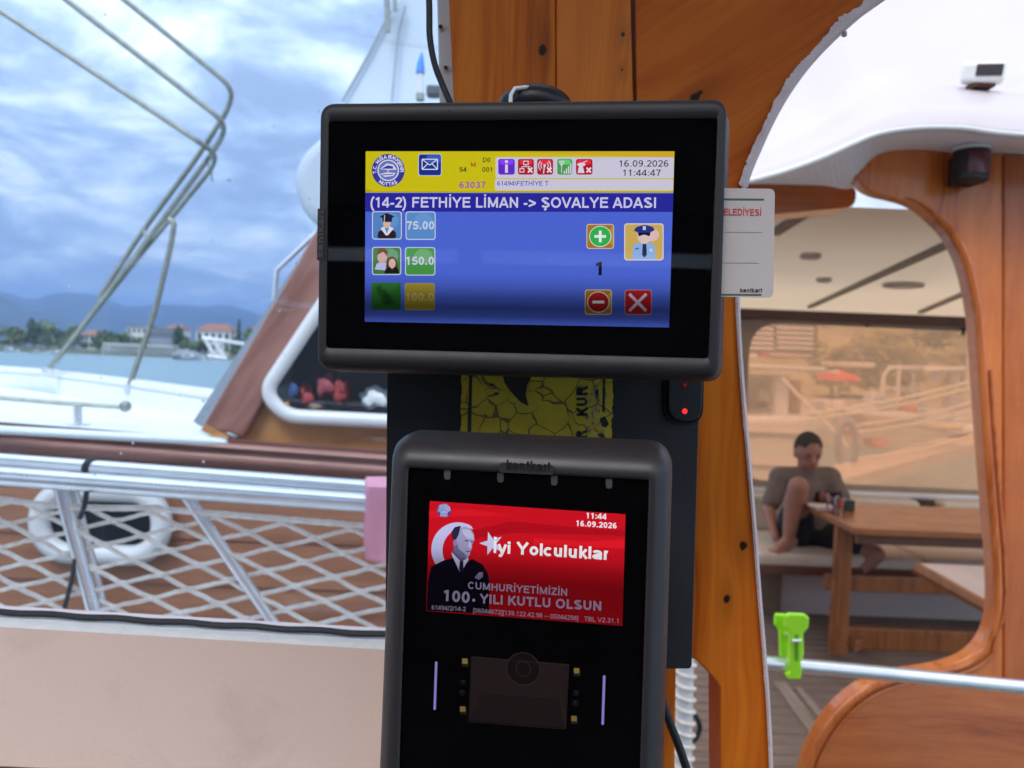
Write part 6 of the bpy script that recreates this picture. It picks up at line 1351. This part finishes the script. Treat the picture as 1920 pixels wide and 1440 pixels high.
pbox(1340, 706, 1458, 778, D + .5, .1, 'saloon_wall', plain('saloon wall', (.30, .22, .16), .7, var=.3, sc=1.2), rbt)
pbox(1424, 732, 1440, 752, D + .3, .1, 'white_basket', wbm, rbt)
pbox(1441, 712, 1455, 770, D + .35, .05, 'yellow_curtain', plain('yellow curtain', (.6, .52, .25), .7), rbt)
hl = MB(); ha = [hb(1330, 780, D - 1.4), hb(1530, 780, D - 1.4), hb(1552, 800, D - 1.4), hb(1540, 812, D - 1.4), hb(1520, 900, D - 1.4), hb(1500, 980, D - 1.4), hb(1330, 980, D - 1.4)]
hl.prism(ha, (0, 2.6, 0)); bevel(hl.build('hull', wbm, rbt), .08, 3)
for (a, b) in ((806, 816), (868, 876)): pbox(1335, a, 1520, b, D - 1.46, .08, 'rub_strip', plain('beige strip', (.5, .40, .32), .5), rbt)
MB().tube([hb(1466, 708, D - 1.3), hb(1500, 745, D - 1.4), hb(1570, 815, D - 1.6), hb(1590, 840, D - 1.7)], .022, 6).build('stay', rope_mat, rbt, True)
# umbrella
um = thing('red_umbrella', 'red parasol open on the quay behind the white canopy', 'umbrella', hb(1570, 790, 20))
c = hb(1571, 700, 20); m_ = MB()
for k in range(8):
    a0, a1 = k * math.pi / 4, (k + 1) * math.pi / 4; m_.add([c + V((0, 0, .1)), c + V((.5 * math.cos(a0), .5 * math.sin(a0), -.05)), c + V((.5 * math.cos(a1), .5 * math.sin(a1), -.05)), c + V((.56 * math.cos(a0), .56 * math.sin(a0), -.18)), c + V((.56 * math.cos(a1), .56 * math.sin(a1), -.18))], [(0, 1, 2), (1, 3, 4, 2)])
m_.build('canopy', plain('red canvas', (.75, .06, .05), .7), um, False, fix=False).scale = (1, 1, 1)
MB().tube([c, V((c.x, c.y, -.2))], .025, 8).build('pole', steel, um, True)
MB().ball(c + V((-.18, -.3, .02)), (.12, .05, .05), 10).build('white_patch', gel_white, um, True)
# quay boats and white frames
def frameboat(label, pts_list, d, hullpx, extra=None, r=.05, cat='boat'):
    t = thing('white_boat', label, cat, (hb(hullpx[0], 900, d).x, d, -1))
    for q in pts_list: MB().tube([hb(a, b, d) for a, b in q], r, 8).build('frame_tube', wbm, t, True)
    x0, y0, x1, y1 = hullpx; hh = [hb(x0, y0, d - .6), hb(x1, y0 - 4, d - .6), hb(x1 - 4, y1, d - .6), hb(x0 + 12, y1, d - .6)]
    bevel(MB().prism(hh, (0, 1.8, 0)).build('hull', wbm, t), .08, 3)
    if extra: extra(t)
    return t
def ex1(t):
    pbox(1646, 742, 1680, 768, 18, .8, 'console', plain('bluish console', (.42, .46, .55), .5), t, .05); pbox(1636, 735, 1648, 775, 18.1, .5, 'locker', wbm, t, .04)
frameboat('boat with a tall white double arch frame on the quay side', [[(1655, 745), (1657, 705), (1668, 690), (1690, 689)], [(1682, 760), (1686, 692)], [(1686, 690), (1708, 690), (1714, 702), (1714, 740)]], 18, (1630, 775, 1720, 792), ex1)
def ex2(t):
    pbox(1690, 727, 1735, 735, 18.6, 1.0, 'roof', wbm, t, .06); pbox(1706, 735, 1716, 775, 19, .15, 'pillar', wbm, t); pbox(1728, 735, 1733, 772, 19, .12, 'pillar', wbm, t); pbox(1694, 748, 1702, 772, 19, .12, 'pillar', wbm, t)
frameboat('small boat with a domed white roof in the middle of the harbour', [], 19, (1686, 768, 1742, 786), ex2)
def ex3(t):
    pbox(1738, 686, 1822, 697, 17, 1.5, 'canopy', wbm, t, .05); pbox(1790, 697, 1800, 735, 17.3, .15, 'pillar', wbm, t); pbox(1752, 697, 1762, 716, 17.3, .15, 'lamp', wbm, t); pbox(1830, 690, 1836, 748, 17.1, .15, 'pillar', wbm, t)
    pbox(1785, 740, 1810, 770, 17.2, .4, 'console', plain('lilac console', (.5, .44, .55), .5), t, .04); pbox(1792, 772, 1802, 802, 17.2, .3, 'pedestal', wbm, t, .03)
frameboat('boat with a flat white canopy nearest the right frame board', [[(1734, 694), (1830, 690)]], 17, (1780, 800, 1850, 815), ex3)
o = MB().tube([hb(1826, 620, 16), hb(1818, 700, 16), hb(1812, 760, 16)], .09, 10).build('mast', plain('beige mast', (.62, .55, .5), .5), None, True); setp(o, 'pale tall mast near the right frame board', 'mast')
for i, (px, py, w, h, c_, lb) in enumerate(((1590, 684, 90, 10, (.7, .66, .6), 'pale plank deck jutting right of the white canopy'), (1555, 760, 40, 18, (.72, .66, .62), 'pale covered dinghy below the red umbrella'), (1640, 790, 60, 26, (.45, .36, .30), 'brown crate pile on the quay'), (1596, 812, 18, 10, (.65, .12, .08), 'orange red buoy above the grey ring'), (1640, 830, 26, 14, (.62, .16, .10), 'red float on the water right of the grey ring'), (1700, 765, 20, 14, (.66, .2, .12), 'orange box in the middle boat'), (1860, 838, 26, 14, (.66, .2, .12), 'orange float at the right edge'), (1760, 800, 70, 9, (.65, .5, .25), 'yellow plank on the far boat'), (1545, 700, 40, 14, (.45, .38, .25), 'tan awning behind the umbrella'))):
    d = 15.5 if py > 700 else 21; p = hb(px, py, d); o = bevel(MB().box((0, 0, 0), (w / F * d, .5, h / F * d)).build(['plank_deck', 'dinghy', 'crate_pile', 'buoy', 'float', 'box', 'float', 'plank', 'awning'][i], plain('harbour item %d' % i, c_, .6, var=.3, sc=3), None), .04, 3); o.location = p; setp(o, lb, ['deck', 'dinghy', 'crates', 'buoy', 'float', 'box', 'float', 'plank', 'awning'][i])
o = MB().prism([hb(1560, 905, 13), hb(1870, 820, 16), hb(1870, 838, 16), hb(1560, 930, 13)], (0, 1.2, 0)).build('floating_jetty', plain('pale jetty boards', (.6, .5, .42), .7, var=.2, sc=4), None); setp(o, 'long pale floating jetty rising to the right beyond the amber sheet', 'jetty')
# mooring ropes
for i, (a, b) in enumerate((((1500, 778), (1880, 700)), ((1500, 790), (1880, 712)), ((1590, 800), (1880, 738)), ((1600, 812), (1880, 752)), ((1600, 862), (1880, 800)), ((1480, 640), (1500, 680)))):
    p, q_ = hb(*a, 9), hb(*b, 9); mid = (p + q_) / 2 - V((0, 0, .05))
    if i < 5: o = MB().tube(spline([p, mid, q_], 8), .016, 6).build('mooring_rope', rope_mat, None, True); setp(o, ['highest pale mooring rope crossing the harbour view', 'second highest pale mooring rope', 'middle pale mooring rope right of the grey ring', 'fourth mooring rope down, close under the middle one', 'lowest mooring rope, right of the grey ring'][i], 'rope', 'mooring ropes')
o = MB().tube(spline([V((p[0], p[1], p[2])) for p in [hb(1578, 868, 7), hb(1572, 840, 7), hb(1574, 808, 7), hb(1588, 790, 7), hb(1602, 808, 7), hb(1606, 840, 7), hb(1598, 868, 7)]], 6), .030, 10).build('ring_float', plain('grey blue ring', (.36, .36, .44), .6), None, True); setp(o, 'grey-blue horseshoe float hanging beyond the amber sheet', 'lifebuoy')

# ================================================================= CABIN ROUND THE CAMERA (out of view; shaped for the reflections and interior light)
cabw = plain('cabin lining', (.42, .36, .30), .6, var=.05); dkc = plain('dark cabin trim', (.05, .025, .02), .5)
o = MB().box((-.3, -2.05, 2.18), (3.4, 1.5, .05)).build('cabin_ceiling', plain('dark cabin ceiling', (.10, .07, .055), .6), None); setp(o, kind='structure')  # unseen; cut short to admit daylight, kept dark for the glass reflections
o = MB().box((-.3, .32, 2.18), (3.4, .70, .05)).build('shade_canopy', plain('shade canopy underside', (.30, .24, .18), .6), None); setp(o, kind='structure')  # unseen overhang added to keep sky light off the machine tops
o = MB().box((-.6, -.95, -.03), (4.4, 3.7, .05)).build('cabin_floor', dkc, None); setp(o, kind='structure')
o = MB().box((-.3, -2.7, .96), (3.4, .05, 1.92)).build('cabin_back_wall', dkc, None); setp(o, kind='structure')
o = MB().box((-.3, -2.7, 2.07), (3.4, .05, .17)).build('cabin_back_lintel', dkc, None); setp(o, kind='structure')
for x in (-.62,):
    o = MB().box((x, -2.7, 1.95), (.10, .056, .066)).build('window_post', dkc, None); setp(o, 'dark window post at the back of the cabin', 'post')
o = MB().box((-2.05, -1.0, .55), (.05, 3.4, 1.1)).build('cabin_side_wall', cream_wall, None); setp(o, kind='structure')
# window head above the big pane
o = MB().box((-.9, .66, 2.32), (3.0, .05, .30)).build('window_head', white_paint, None); setp(o, kind='structure')

# ================================================================= HAZE
def haze():
    m, nt, out = newmat('sea haze'); g = G(nt); v = g.n('ShaderNodeVolumePrincipled'); v.inputs['Color'].default_value = (.34, .56, 1.0, 1); v.inputs['Density'].default_value = .00020; v.inputs['Anisotropy'].default_value = .2
    g.l(v.outputs[0], out.inputs['Volume'])
    o = MB().box((0, 4500, 228), (19600, 9900, 462)).build('haze', m); setp(o, kind='stuff')
haze()
